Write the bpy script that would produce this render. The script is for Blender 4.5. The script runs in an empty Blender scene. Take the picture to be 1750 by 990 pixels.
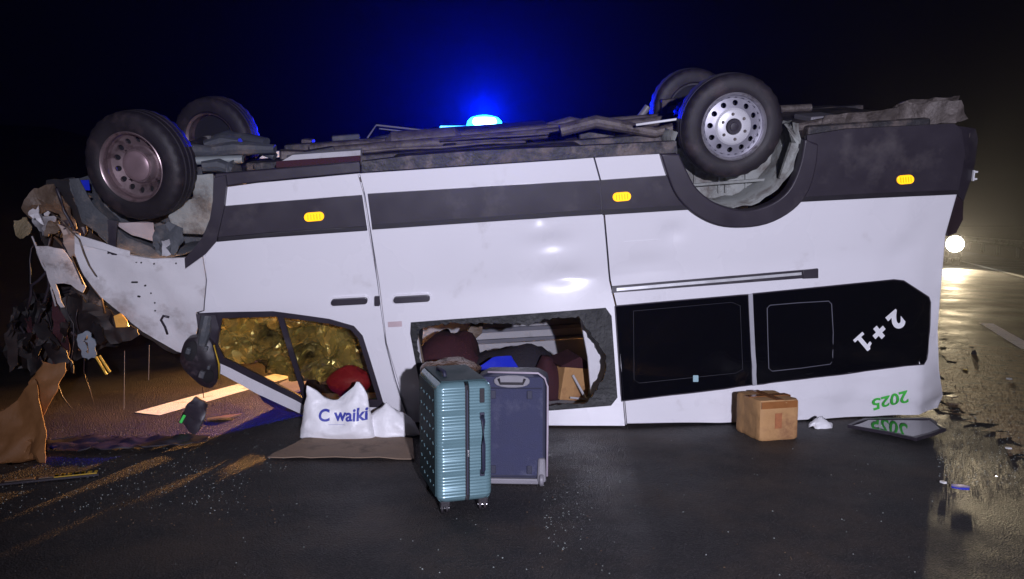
import bpy, bmesh, math, random
from mathutils import Vector, Matrix, noise
from mathutils.geometry import delaunay_2d_cdt
from mathutils.bvhtree import BVHTree

random.seed(7)
S = bpy.context.scene
COL = S.collection
R = math.radians

# ------------------------------------------------------------------ camera
CAM_H, FPX, YH = 1.40, 1350.0, 385.0
PITCH = math.atan((495 - YH) / FPX)
cam = bpy.data.cameras.new('camera')
cam.sensor_width = 36
cam.lens = FPX / 1750 * 36
cam.clip_end = 2000
camo = bpy.data.objects.new('camera', cam)
camo.location = (0, 0, CAM_H)
camo.rotation_euler = (R(90) - PITCH, 0, 0)
COL.objects.link(camo)
S.camera = camo

# ------------------------------------------------------------------ night sky, exposure
W = bpy.data.worlds.new('World')
S.world = W
W.use_nodes = True
wn = W.node_tree.nodes
bg = wn['Background']
bg.inputs['Color'].default_value = (0.20, 0.18, 0.62, 1)
bg.inputs['Strength'].default_value = 0.0022
S.view_settings.view_transform = 'Standard'
S.view_settings.look = 'None'
S.view_settings.exposure = 0
S.view_settings.gamma = 1


def lamp(name, kind, loc, energy, color, radius=0.05, target=None, spot=None, blend=0.5, parent=None):
    l = bpy.data.lights.new(name, kind)
    l.energy = energy
    l.color = color
    l.shadow_soft_size = radius
    if kind == 'SPOT':
        l.spot_size = R(spot)
        l.spot_blend = blend
    o = bpy.data.objects.new(name, l)
    COL.objects.link(o)
    o.location = loc
    if target is not None:
        o.rotation_euler = (Vector(target) - Vector(loc)).to_track_quat('-Z', 'Y').to_euler()
    return o


# rescue work lights standing behind the photographer
lamp('work_light', 'SPOT', (1.0, -2.6, 1.95), 2650, (0.82, 0.81, 1.0), 0.05, (0.45, 5.3, 1.35), 68, 0.9)

# ------------------------------------------------------------------ projection helpers
CR = Matrix.Rotation(R(90) - PITCH, 3, 'X')
CO = Vector((0, 0, CAM_H))


def ray(px, py):
    return CR @ Vector(((px - 875) / FPX, -(py - 495) / FPX, -1.0))


def ground(px, py, z=0.0):
    d = ray(px, py)
    return CO + d * ((z - CAM_H) / d.z)


def at(px, py, Y):
    d = ray(px, py)
    return CO + d * (Y / d.y)


P0 = at(875, 258, 5.2)
VR = (Matrix.Rotation(R(4.0), 3, 'Z') @ Matrix.Rotation(R(-4.4), 3, 'Y') @ Matrix.Rotation(R(12.0), 3, 'X'))
VRI = VR.inverted()


def w2v(p):
    return VRI @ (Vector(p) - P0)


def v2w(p):
    return P0 + VR @ Vector(p)


BOT = [w2v(ground(*q, 0.012)) for q in ((440, 674), (515, 708), (700, 724), (935, 728), (1068, 729), (1230, 722), (1455, 713), (1573, 711), (1608, 700))]
BOT[0] = BOT[1] + Vector((-0.5, 0, 0.0))


def yprof(z, x=0.0):
    y = 0.03 * (z + 0.30) ** 2
    if z < -0.9:
        if x <= BOT[0].x:
            yb, zb = BOT[0].y, BOT[0].z
        elif x >= BOT[-1].x:
            yb, zb = BOT[-1].y, BOT[-1].z
        else:
            for a, b in zip(BOT, BOT[1:]):
                if a.x <= x <= b.x:
                    t = (x - a.x) / (b.x - a.x)
                    yb, zb = a.y + (b.y - a.y) * t, a.z + (b.z - a.z) * t
                    break
        t = (z + 0.9) / (zb + 0.9)
        y0 = 0.03 * 0.36
        y = y0 + (yb - y0) * t ** 1.15
    return y


def vany(px, py, yl):
    o = VRI @ (CO - P0)
    d = VRI @ ray(px, py)
    return o + d * ((yl - o.y) / d.y)


def van(px, py):
    y = 0.0
    for _ in range(12):
        p = vany(px, py, y)
        y = yprof(p.z, p.x)
    return vany(px, py, y)


def fbm(p, s, seed=0.0, o=3):
    v = 0.0
    a = 1.0
    q = Vector(p) * s + Vector((seed * 3.1, seed * 1.7, seed * 2.3))
    for _ in range(o):
        v += a * noise.noise(q)
        q = q * 2.03
        a *= 0.5
    return v


def sm(a, b, x):
    t = max(0, min(1, (x - a) / (b - a)))
    return t * t * (3 - 2 * t)


GLINT_DENTS = []  # dimples added to shape glints of the work light
for _q, _sx, _sz, _a in (((920, 372), .06, .05, .020), ((940, 416), .11, .05, .021), ((965, 471), .10, .05, .021), ((1150, 398), .06, .05, .019), ((1100, 452), .12, .05, .014)):
    _p = van(*_q)
    GLINT_DENTS.append((_p.x, _p.z, _sx, _sz, _a))


def dent(x, z):
    p = (x, 0.0, z)
    d = 0.004 * fbm(p, 1.3, 2, 2)
    for (cx, cz, sx, sz, am) in GLINT_DENTS:
        if abs(x - cx) < 4 * sx and abs(z - cz) < 4 * sz:
            d += am * math.exp(-((x - cx) / sx) ** 2 / 2 - ((z - cz) / sz) ** 2 / 2)
    f = sm(-1.75, -2.5, x)
    d += f * 0.035 * fbm(p, 3.5, 5) + f * 0.02
    r = sm(2.35, 2.85, x)
    d += r * 0.020 * fbm(p, 3.0, 9)
    lo = sm(-1.50, -1.62, z) * sm(0.9, 1.5, x)
    d += lo * (0.034 * noise.noise(Vector((x * 0.8, 3.3, z * 9 + x * 1.4))) + 0.013 * fbm(p, 4.5, 4))
    return d


# ------------------------------------------------------------------ materials
MATS = {}


def nd(nt, t, **kw):
    n = nt.nodes.new(t)
    for k, v in kw.items():
        setattr(n, k, v)
    return n


def mat(name, col, rough=0.5, metal=0.0, var=0.25, scale=8.0, bump=0.0, bscale=60.0, dirt=None, dirt_amt=0.0,
        dirt_scale=2.5, coat=0.0, alpha=1.0, emis=None, estr=0.0, spec=0.5, trans=0.0, rvar=0.15, sss=0.0):
    if name in MATS:
        return MATS[name]
    m = bpy.data.materials.new(name)
    m.use_nodes = True
    nt = m.node_tree
    b = nt.nodes['Principled BSDF']
    L = nt.links.new
    tc = nd(nt, 'ShaderNodeTexCoord')
    n1 = nd(nt, 'ShaderNodeTexNoise')
    n1.inputs['Scale'].default_value = scale
    n1.inputs['Detail'].default_value = 6
    L(tc.outputs['Object'], n1.inputs['Vector'])
    mx = nd(nt, 'ShaderNodeMix', data_type='RGBA')
    mx.inputs[6].default_value = tuple(c * (1 - var) for c in col) + (1,)
    mx.inputs[7].default_value = tuple(min(1, c * (1 + var * 0.6)) for c in col) + (1,)
    L(n1.outputs['Fac'], mx.inputs[0])
    out = mx.outputs[2]
    if dirt:
        n2 = nd(nt, 'ShaderNodeTexNoise')
        n2.inputs['Scale'].default_value = dirt_scale
        n2.inputs['Detail'].default_value = 9
        n2.inputs['Roughness'].default_value = 0.68
        L(tc.outputs['Object'], n2.inputs['Vector'])
        cr = nd(nt, 'ShaderNodeValToRGB')
        cr.color_ramp.elements[0].position = 0.62 - 0.3 * dirt_amt
        cr.color_ramp.elements[1].position = 0.80 - 0.3 * dirt_amt
        L(n2.outputs['Fac'], cr.inputs[0])
        m2 = nd(nt, 'ShaderNodeMix', data_type='RGBA')
        m2.inputs[7].default_value = tuple(dirt) + (1,)
        L(cr.outputs[0], m2.inputs[0])
        L(out, m2.inputs[6])
        out = m2.outputs[2]
    L(out, b.inputs['Base Color'])
    b.inputs['Metallic'].default_value = metal
    rm = nd(nt, 'ShaderNodeMapRange')
    rm.inputs[3].default_value = max(0.02, rough - rvar)
    rm.inputs[4].default_value = min(1, rough + rvar)
    L(n1.outputs['Fac'], rm.inputs[0])
    L(rm.outputs[0], b.inputs['Roughness'])
    b.inputs['Specular IOR Level'].default_value = spec
    b.inputs['Coat Weight'].default_value = coat
    b.inputs['Coat Roughness'].default_value = 0.10
    b.inputs['Alpha'].default_value = alpha
    b.inputs['Transmission Weight'].default_value = trans
    if sss:
        b.inputs['Subsurface Weight'].default_value = sss
    if emis:
        b.inputs['Emission Color'].default_value = tuple(emis) + (1,)
        b.inputs['Emission Strength'].default_value = estr
    if bump:
        n3 = nd(nt, 'ShaderNodeTexNoise')
        n3.inputs['Scale'].default_value = bscale
        n3.inputs['Detail'].default_value = 4
        L(tc.outputs['Object'], n3.inputs['Vector'])
        bp = nd(nt, 'ShaderNodeBump')
        bp.inputs['Strength'].default_value = bump
        bp.inputs['Distance'].default_value = 0.02
        L(n3.outputs['Fac'], bp.inputs['Height'])
        L(bp.outputs[0], b.inputs['Normal'])
    MATS[name] = m
    return m


def asphalt():
    m = bpy.data.materials.new('asphalt')
    m.use_nodes = True
    nt = m.node_tree
    b = nt.nodes['Principled BSDF']
    L = nt.links.new
    tc = nd(nt, 'ShaderNodeTexCoord')

    def nz(s, d=4, r=0.5):
        n = nd(nt, 'ShaderNodeTexNoise')
        n.inputs['Scale'].default_value = s
        n.inputs['Detail'].default_value = d
        n.inputs['Roughness'].default_value = r
        L(tc.outputs['Object'], n.inputs['Vector'])
        return n.outputs['Fac']

    def ramp(src, p0, p1, c0=(0, 0, 0, 1), c1=(1, 1, 1, 1)):
        r = nd(nt, 'ShaderNodeValToRGB')
        r.color_ramp.elements[0].position = p0
        r.color_ramp.elements[1].position = p1
        r.color_ramp.elements[0].color = c0
        r.color_ramp.elements[1].color = c1
        L(src, r.inputs[0])
        return r.outputs[0]

    def mix(f, a, c, blend='MIX'):
        x = nd(nt, 'ShaderNodeMix', data_type='RGBA', blend_type=blend)
        for s, i in ((f, 0), (a, 6), (c, 7)):
            if hasattr(s, 'links'):
                L(s, x.inputs[i])
            else:
                x.inputs[i].default_value = s if i == 0 else tuple(s) + (1,)
        return x.outputs[2]

    v = nd(nt, 'ShaderNodeTexVoronoi')
    v.inputs['Scale'].default_value = 125
    L(tc.outputs['Object'], v.inputs['Vector'])
    agg = ramp(v.outputs['Distance'], 0.1, 0.6)
    sep = nd(nt, 'ShaderNodeSeparateColor')
    L(v.outputs['Color'], sep.inputs[0])
    stone = ramp(sep.outputs[0], 0.35, 0.98, (0.010, 0.009, 0.011, 1), (0.12, 0.112, 0.11, 1))
    base = mix(agg, stone, (0.018, 0.017, 0.019))
    base = mix(ramp(nz(0.55, 5, 0.6), 0.38, 0.66), base, mix(0.6, base, (0.048, 0.044, 0.045)))
    base = mix(ramp(nz(2.2, 8, 0.7), 0.60, 0.72), base, (0.012, 0.011, 0.012))       # oil stains
    # brown dust trodden on to the carriageway
    dust = ramp(nz(1.1, 9, 0.72), 0.46, 0.62)
    base = mix(mix(0.22, (0, 0, 0), dust), base, (0.14, 0.09, 0.055))
    L(base, b.inputs['Base Color'])
    wet = ramp(nz(0.9, 6, 0.62), 0.40, 0.62, (0.44, 0.44, 0.44, 1), (0.66, 0.66, 0.66, 1))
    L(wet, b.inputs['Roughness'])
    b.inputs['Specular IOR Level'].default_value = 0.33
    bp = nd(nt, 'ShaderNodeBump')
    bp.inputs['Strength'].default_value = 1.0
    bp.inputs['Distance'].default_value = 0.009
    L(v.outputs['Distance'], bp.inputs['Height'])
    bp2 = nd(nt, 'ShaderNodeBump')
    bp2.inputs['Strength'].default_value = 0.04
    bp2.inputs['Distance'].default_value = 0.02
    L(nz(14, 6, 0.6), bp2.inputs['Height'])
    L(bp.outputs[0], bp2.inputs['Normal'])
    L(bp2.outputs[0], b.inputs['Normal'])
    return m


def line_paint():
    m = mat('line_paint', (0.85, 0.84, 0.83), 0.55, var=0.3, scale=20, dirt=(0.10, 0.09, 0.09), dirt_amt=0.28,
            dirt_scale=9, bump=0.4, bscale=90)
    b = m.node_tree.nodes['Principled BSDF']
    b.inputs['Sheen Weight'].default_value = 0.6      # glass beads in the paint
    b.inputs['Sheen Roughness'].default_value = 0.4
    return m


WHITE = mat('white_paint', (0.76, 0.745, 0.78), 0.28, var=0.05, scale=1.4, dirt=(0.50, 0.47, 0.47), dirt_amt=0.02,
            dirt_scale=1.7, coat=0.7, rvar=0.06)
WHITED = mat('scraped_white_paint', (0.70, 0.68, 0.70), 0.36, var=0.14, scale=3, dirt=(0.36, 0.32, 0.31), dirt_amt=0.30,
             dirt_scale=3.5, coat=0.4, bump=0.12, bscale=25)
BLACKP = mat('black_trim_plastic', (0.032, 0.026, 0.036), 0.42, var=0.3, scale=5, bump=0.05, bscale=260,
             dirt=(0.075, 0.065, 0.07), dirt_amt=0.22, dirt_scale=2.2)
DARKU = mat('dirty_underside', (0.030, 0.028, 0.032), 0.6, var=0.5, scale=6, dirt=(0.13, 0.10, 0.09), dirt_amt=0.5,
            dirt_scale=7, bump=0.4, bscale=30)
RUSTY = mat('muddy_metal', (0.15, 0.125, 0.115), 0.6, metal=0.2, var=0.5, scale=9, dirt=(0.05, 0.038, 0.033), dirt_amt=0.5,
            dirt_scale=8, bump=0.4, bscale=40)
LINER = mat('dusty_arch_liner', (0.27, 0.28, 0.265), 0.6, var=0.35, scale=5, dirt=(0.10, 0.085, 0.075), dirt_amt=0.5,
            dirt_scale=6, bump=0.3, bscale=30)
LINERD = mat('dark_arch_liner', (0.07, 0.075, 0.085), 0.65, var=0.4, scale=6, dirt=(0.16, 0.14, 0.13), dirt_amt=0.35,
             dirt_scale=7, bump=0.3, bscale=40)
RUBBER = mat('tyre_rubber', (0.017, 0.013, 0.016), 0.62, var=0.35, scale=7, dirt=(0.05, 0.034, 0.036), dirt_amt=0.34,
             dirt_scale=6, bump=0.12, bscale=120)
STEEL = mat('silver_steel', (0.52, 0.50, 0.54), 0.34, metal=0.75, var=0.25, scale=10, dirt=(0.13, 0.10, 0.10), dirt_amt=0.3,
            dirt_scale=9)
STEELD = mat('brown_stained_steel', (0.36, 0.27, 0.28), 0.36, metal=0.7, var=0.35, scale=10, dirt=(0.10, 0.06, 0.06),
             dirt_amt=0.4, dirt_scale=9)
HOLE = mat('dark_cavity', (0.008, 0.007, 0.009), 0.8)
TINT = mat('tinted_glass', (0.004, 0.004, 0.006), 0.07, var=0.1, rvar=0.03, alpha=0.93, spec=0.6)
FILM = mat('torn_tint_film', (0.004, 0.004, 0.005), 0.6, bump=0.35, bscale=40)
AMBER = mat('amber_lamp', (0.9, 0.5, 0.02), 0.25, emis=(1.0, 0.42, 0.003), estr=1.35)
LETW = mat('white_lettering', (0.78, 0.78, 0.80), 0.5, var=0.05)
LETG = mat('green_lettering', (0.06, 0.50, 0.06), 0.5, var=0.05)
LETB = mat('blue_lettering', (0.05, 0.06, 0.36), 0.5, var=0.05)
SEAM = mat('body_seam', (0.16, 0.16, 0.19), 0.6)
FABRICM = mat('maroon_fabric', (0.045, 0.009, 0.015), 0.85, var=0.4, scale=25, bump=0.4, bscale=120)
FABRICK = mat('dark_cloth', (0.020, 0.016, 0.024), 0.9, var=0.4, scale=12, bump=0.4, bscale=60)
LINING = mat('pale_headlining', (0.45, 0.44, 0.46), 0.7, var=0.15, scale=5, dirt=(0.18, 0.16, 0.16), dirt_amt=0.25)
CARD = mat('cardboard', (0.46, 0.255, 0.105), 0.75, var=0.25, scale=7, dirt=(0.22, 0.10, 0.045), dirt_amt=0.4, dirt_scale=4,
           bump=0.2, bscale=35)
CARDD = mat('dusty_cardboard', (0.26, 0.18, 0.125), 0.8, var=0.35, scale=5, dirt=(0.09, 0.065, 0.05), dirt_amt=0.4,
            dirt_scale=5, bump=0.2, bscale=40)
BROWNP = mat('brown_paper', (0.22, 0.095, 0.03), 0.7, var=0.35, scale=5, bump=0.4, bscale=14)
BAGW = mat('white_plastic_film', (0.80, 0.79, 0.81), 0.42, var=0.08, scale=6, bump=0.35, bscale=22, sss=0.0)
TEAL = mat('teal_shell', (0.15, 0.255, 0.28), 0.27, metal=0.25, var=0.12, scale=6, coat=0.3, rvar=0.05, dirt=(0.10, 0.2, 0.22), dirt_amt=0.1)
TEAL_SHADED = mat('shaded_teal_shell', (0.020, 0.048, 0.054), 0.62, var=0.25, scale=6, spec=.3)  # teal darkened for the shaded faces of the case
ZIP = mat('black_zip_tape', (0.022, 0.018, 0.022), 0.7, bump=0.3, bscale=150)
CHROME = mat('bright_metal', (0.75, 0.74, 0.76), 0.22, metal=1.0, var=0.1)
NAVY = mat('navy_fabric', (0.036, 0.039, 0.085), 0.85, var=0.22, scale=14, bump=0.35, bscale=150, dirt=(0.075, 0.078, 0.125),
           dirt_amt=0.25, dirt_scale=6)
NAVYD = mat('dark_navy_trim', (0.020, 0.021, 0.045), 0.6, var=0.2)
GREYP = mat('grey_plastic', (0.20, 0.19, 0.21), 0.45, var=0.2)
BLUEP = mat('blue_plastic', (0.015, 0.03, 0.55), 0.35, var=0.2)
GOLD = mat('gold_cab_light', (0.58, 0.50, 0.20), 0.28, metal=0.5, var=0.5, scale=6, bump=0.8, bscale=9,
           dirt=(0.045, 0.032, 0.014), dirt_amt=0.50, dirt_scale=3.0)  # gold tone stands in for warm light inside the cab
RED = mat('red_fabric', (0.30, 0.012, 0.03), 0.6, var=0.25, scale=10, bump=0.3, bscale=40)
YEL = mat('yellow_plastic', (0.60, 0.38, 0.03), 0.5, var=0.25)
NEARBLK = mat('near_black_plastic', (0.009, 0.007, 0.009), 0.6, var=.5, scale=9, dirt=(.035, .022, .02), dirt_amt=.3, dirt_scale=8)  # near-black plastic with brown blotches
GREEN = mat('green_tab', (0.08, 0.75, 0.12), 0.5)
BROWNM = mat('torn_brown_plastic', (0.14, 0.095, 0.065), 0.6, var=0.5, scale=8, bump=0.6, bscale=22, dirt=(0.30, 0.26, 0.23),
             dirt_amt=0.22, dirt_scale=7)
AMBW = mat('vehicle_white_paint', (0.72, 0.72, 0.74), 0.35, var=0.06, coat=0.4)
CARP = mat('dark_car_paint', (0.05, 0.055, 0.065), 0.3, metal=0.4, coat=0.6)
GALV = mat('galvanised_steel', (0.62, 0.58, 0.54), 0.42, metal=0.3, var=0.3, dirt=(0.2, 0.13, 0.08), dirt_amt=0.3)
SOIL = mat('verge_soil', (0.085, 0.062, 0.042), 0.9, var=0.5, scale=1.2, bump=0.8, bscale=6)


def glass_clear(name='clear_glass', tint=(0.75, 0.72, 0.6), gl=0.10):
    m = bpy.data.materials.new(name)
    m.use_nodes = True
    nt = m.node_tree
    nt.nodes.remove(nt.nodes['Principled BSDF'])
    t = nd(nt, 'ShaderNodeBsdfTransparent')
    t.inputs[0].default_value = tuple(tint) + (1,)
    g = nd(nt, 'ShaderNodeBsdfGlossy')
    g.inputs['Roughness'].default_value = 0.05
    fr = nd(nt, 'ShaderNodeFresnel')
    fr.inputs[0].default_value = 1.45
    mx = nd(nt, 'ShaderNodeMixShader')
    nt.links.new(fr.outputs[0], mx.inputs[0])
    nt.links.new(t.outputs[0], mx.inputs[1])
    nt.links.new(g.outputs[0], mx.inputs[2])
    nt.links.new(mx.outputs[0], nt.nodes['Material Output'].inputs[0])
    return m


GLASS = glass_clear()
GLASSW = glass_clear('shard_glass', (0.8, 0.85, 0.85))


def emit(name, col, s):
    return mat(name, (0.8, 0.8, 0.8), 0.2, emis=col, estr=s)


# ------------------------------------------------------------------ mesh helpers
class MB:
    def __init__(self):
        self.v = []
        self.f = []

    def add(self, vs, fs):
        n = len(self.v)
        self.v += [Vector(p) for p in vs]
        self.f += [tuple(i + n for i in f) for f in fs]
        return self

    def box(self, c, s, rot=None, taper=(1, 1)):
        vs = []
        for z in (-1, 1):
            tx, ty = (taper if z > 0 else (1, 1))
            for x, y in ((-1, -1), (1, -1), (1, 1), (-1, 1)):
                p = Vector((x * s[0] / 2 * tx, y * s[1] / 2 * ty, z * s[2] / 2))
                if rot:
                    p = rot @ p
                vs.append(p + Vector(c))
        return self.add(vs, [(0, 3, 2, 1), (4, 5, 6, 7), (0, 1, 5, 4), (1, 2, 6, 5), (2, 3, 7, 6), (3, 0, 4, 7)])

    def tube(self, pts, r, seg=10, flat=1.0, caps=True):
        pts = [Vector(p) for p in pts]
        rs = r if isinstance(r, (list, tuple)) else [r] * len(pts)
        vs, fs = [], []
        up = Vector((0, 0, 1))
        for i, p in enumerate(pts):
            t = (pts[min(i + 1, len(pts) - 1)] - pts[max(i - 1, 0)]).normalized()
            a = t.cross(up)
            if a.length < 0.05:
                a = t.cross(Vector((0, 1, 0)))
            a.normalize()
            b = a.cross(t)
            for k in range(seg):
                w = 2 * math.pi * k / seg
                vs.append(p + a * math.cos(w) * rs[i] + b * math.sin(w) * rs[i] * flat)
        for i in range(len(pts) - 1):
            for k in range(seg):
                q = (k + 1) % seg
                fs.append((i * seg + k, i * seg + q, (i + 1) * seg + q, (i + 1) * seg + k))
        if caps:
            fs.append(tuple(range(seg - 1, -1, -1)))
            fs.append(tuple(range((len(pts) - 1) * seg, len(pts) * seg)))
        return self.add(vs, fs)

    def lathe(self, prof, seg=48, a0=0.0, a1=2 * math.pi, fn=None):
        """prof: (r, y) pairs, turned about the y axis"""
        full = abs(a1 - a0 - 2 * math.pi) < 1e-6
        n = seg if full else seg + 1
        vs, fs = [], []
        for j, (r, y) in enumerate(prof):
            for k in range(n):
                a = a0 + (a1 - a0) * k / seg
                rr, yy = (r, y) if fn is None else fn(r, y, a, j, k)
                vs.append((rr * math.cos(a), yy, rr * math.sin(a)))
        for j in range(len(prof) - 1):
            for k in range(seg):
                q = (k + 1) % n
                fs.append((j * n + k, j * n + q, (j + 1) * n + q, (j + 1) * n + k))
        return self.add(vs, fs)

    def move(self, m):
        self.v = [m @ p for p in self.v]
        return self

    def build(self, name, material, parent=None, smooth=False, bevel=0.0, weld=False, solid=0.0, sub=0, recalc=True):
        me = bpy.data.meshes.new(name)
        me.from_pydata([tuple(p) for p in self.v], [], self.f)
        if weld or recalc:
            bm = bmesh.new()
            bm.from_mesh(me)
            if weld:
                bmesh.ops.remove_doubles(bm, verts=bm.verts, dist=0.0004)
            bmesh.ops.recalc_face_normals(bm, faces=bm.faces)
            bm.to_mesh(me)
            bm.free()
        me.materials.append(material)
        o = bpy.data.objects.new(name, me)
        COL.objects.link(o)
        if parent:
            o.parent = parent
        if smooth:
            for p in me.polygons:
                p.use_smooth = True
            if smooth != 'all':
                me.set_sharp_from_angle(angle=R(smooth if smooth is not True else 38))
        if solid:
            md = o.modifiers.new('solid', 'SOLIDIFY')
            md.thickness = solid
            md.offset = 0
        if sub:
            md = o.modifiers.new('sub', 'SUBSURF')
            md.levels = md.render_levels = sub
        if bevel:
            md = o.modifiers.new('bevel', 'BEVEL')
            md.width = bevel
            md.segments = 2
            md.limit_method = 'ANGLE'
            md.angle_limit = R(40)
        return o


def tag(o, label, cat, group=None):
    o['label'] = label
    o['category'] = cat
    if group:
        o['group'] = group
    return o


def empty(name, loc, label=None, cat=None, group=None, rot=(0, 0, 0)):
    o = bpy.data.objects.new(name, None)
    o.empty_display_size = 0.2
    o.location = loc
    o.rotation_euler = rot
    COL.objects.link(o)
    if label:
        tag(o, label, cat, group)
    return o


def kind(o, k='structure'):
    o['kind'] = k
    return o


def inside(p, poly):
    x, y = p
    c = False
    j = len(poly) - 1
    for i in range(len(poly)):
        xi, yi = poly[i]
        xj, yj = poly[j]
        if (yi > y) != (yj > y) and x < (xj - xi) * (y - yi) / (yj - yi) + xi:
            c = not c
        j = i
    return c


def resample(poly, step):
    out = []
    for i, a in enumerate(poly):
        b = poly[(i + 1) % len(poly)]
        n = max(1, int(math.hypot(b[0] - a[0], b[1] - a[1]) / step))
        for k in range(n):
            out.append((a[0] + (b[0] - a[0]) * k / n, a[1] + (b[1] - a[1]) * k / n))
    return out


def smooth_poly(poly, it=2):
    for _ in range(it):
        q = []
        for i, a in enumerate(poly):
            b = poly[(i + 1) % len(poly)]
            q.append((a[0] * .75 + b[0] * .25, a[1] * .75 + b[1] * .25))
            q.append((a[0] * .25 + b[0] * .75, a[1] * .25 + b[1] * .75))
        poly = q
    return poly


def sheet(loops, fn, grid=0.07, thick=0.02, tv=Vector((0, 1, 0)), fine=()):
    """loops[0] outline, others holes, all 2-D; fn(u, v) -> 3-D; returns an MB with thickness along tv"""
    loops = [resample(l, grid) for l in loops]
    pts, edges = [], []
    for l in loops:
        n = len(pts)
        pts += [Vector(p) for p in l]
        edges += [(n + i, n + (i + 1) % len(l)) for i in range(len(l))]
    nb = len(pts)
    xs = [p[0] for p in loops[0]]
    ys = [p[1] for p in loops[0]]
    x = min(xs)
    while x < max(xs):
        y = min(ys)
        while y < max(ys):
            q = (x + random.uniform(-.2, .2) * grid, y + random.uniform(-.2, .2) * grid)
            if inside(q, loops[0]) and not any(inside(q, h) for h in loops[1:]):
                if min((p - Vector(q)).length_squared for p in pts[:nb]) > (grid * 0.45) ** 2:
                    pts.append(Vector(q))
            y += grid
        x += grid
    for (cx, cy) in fine:
        for i in range(-12, 13):
            for j in range(-10, 11):
                q = (cx + i * .018 + (j % 2) * .009, cy + j * .012)
                if inside(q, loops[0]) and not any(inside(q, h) for h in loops[1:]):
                    pts.append(Vector(q))
    vs, es, fs = delaunay_2d_cdt(pts, edges, [], 0, 1e-6)[:3]
    tris = []
    for f in fs:
        c = sum((vs[i] for i in f), Vector((0, 0))) / len(f)
        if inside(c, loops[0]) and not any(inside(c, h) for h in loops[1:]):
            tris.append(tuple(f))
    P = [Vector(fn(v[0], v[1])) for v in vs]
    mb = MB()
    mb.add(P, tris)
    if thick:
        n = len(P)
        mb.v += [p + tv * thick for p in P]
        mb.f += [tuple(i + n for i in reversed(f)) for f in tris]
        cnt = {}
        for f in tris:
            for i in range(len(f)):
                a, b = f[i], f[(i + 1) % len(f)]
                cnt[(a, b)] = 1
        for (a, b) in cnt:
            if (b, a) not in cnt:
                mb.f.append((b, a, a + n, b + n))
    return mb


def xz(poly):
    return [((p := van(*q)).x, p.z) for q in poly]


def vpanel(name, outline, material, parent, holes=(), off=0.0, thick=0.025, grid=0.07, smooth=40, bevel=0.0, dents=True, bulge=0.0):
    lo = [xz(outline)] + [xz(h) for h in holes]

    def fn(x, z):
        return (x, yprof(z, x) - off + (dent(x, z) if dents else 0.0), z)
    mb = sheet(lo, fn, grid, thick, fine=[(c[0], c[1]) for c in GLINT_DENTS] if name in ('sliding_door', 'rear_quarter_panel') else ())
    return mb.build(name, material, parent, smooth=smooth, bevel=bevel)


def text_mesh(s, size, bold=0.0, shear=0.0):
    c = bpy.data.curves.new('lettering', 'FONT')
    c.body = s
    c.size = size
    c.align_x = 'CENTER'
    c.align_y = 'CENTER'
    c.offset = bold
    c.shear = shear
    o = bpy.data.objects.new('lettering', c)
    COL.objects.link(o)
    dg = bpy.context.evaluated_depsgraph_get()
    dg.update()
    me = bpy.data.meshes.new_from_object(o.evaluated_get(dg))
    bpy.data.objects.remove(o)
    vs = [v.co.copy() for v in me.vertices]
    fs = [tuple(p.vertices) for p in me.polygons]
    bpy.data.meshes.remove(me)
    return vs, fs


def text_on_van(name, s, px, py, ang, size, material, parent, off, bold=0.0, shear=0.0):
    vs, fs = text_mesh(s, size, bold, shear)
    c = van(px, py)
    ca, sa = math.cos(ang), math.sin(ang)
    mb = MB()
    P = []
    for v in vs:
        x = c.x + v.x * ca - v.y * sa
        z = c.z + v.x * sa + v.y * ca
        P.append((x, yprof(z, x) + dent(x, z) - off, z))
    mb.add(P, fs)
    return mb.build(name, material, parent, recalc=False)


def lump(fn, rows=18, seg=28):
    """fn(t, a) -> point; t 0..1 bottom to top"""
    mb = MB()
    vs = [fn(j / (rows - 1), 2 * math.pi * k / seg) for j in range(rows) for k in range(seg)]
    fs = [(j * seg + k, j * seg + (k + 1) % seg, (j + 1) * seg + (k + 1) % seg, (j + 1) * seg + k)
          for j in range(rows - 1) for k in range(seg)]
    fs.append(tuple(range(seg - 1, -1, -1)))
    fs.append(tuple(range((rows - 1) * seg, rows * seg)))
    return mb.add(vs, fs)


def crumple(poly, fn, amp, sc, grid=0.03, thick=0.006, seed=1.0, tv=Vector((0, 1, 0))):
    def g(u, v):
        p = Vector(fn(u, v))
        return p + Vector((amp * .4 * fbm(p, sc, seed + 3), amp * fbm(p, sc, seed), amp * .4 * fbm(p, sc, seed + 7)))
    return sheet([poly], g, grid, thick, tv)


# ------------------------------------------------------------------ ground, road, markings
UR = Vector((math.sin(R(21.2)), math.cos(R(21.2)), 0))      # along the road
NR = Vector((UR.y, -UR.x, 0))                               # across it, to the right


def strip(n0, n1, s0, s1, z, ns=1, jit=0.0):
    mb = MB()
    vs, fs = [], []
    for i in range(ns + 1):
        s = s0 + (s1 - s0) * i / ns
        j = [random.uniform(-jit, jit) for _ in range(2)]
        vs += [UR * s + NR * (n0 + j[0]) + Vector((0, 0, z)), UR * s + NR * (n1 + j[1]) + Vector((0, 0, z))]
    for i in range(ns):
        fs.append((2 * i, 2 * i + 1, 2 * i + 3, 2 * i + 2))
    return mb.add(vs, fs)


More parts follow.
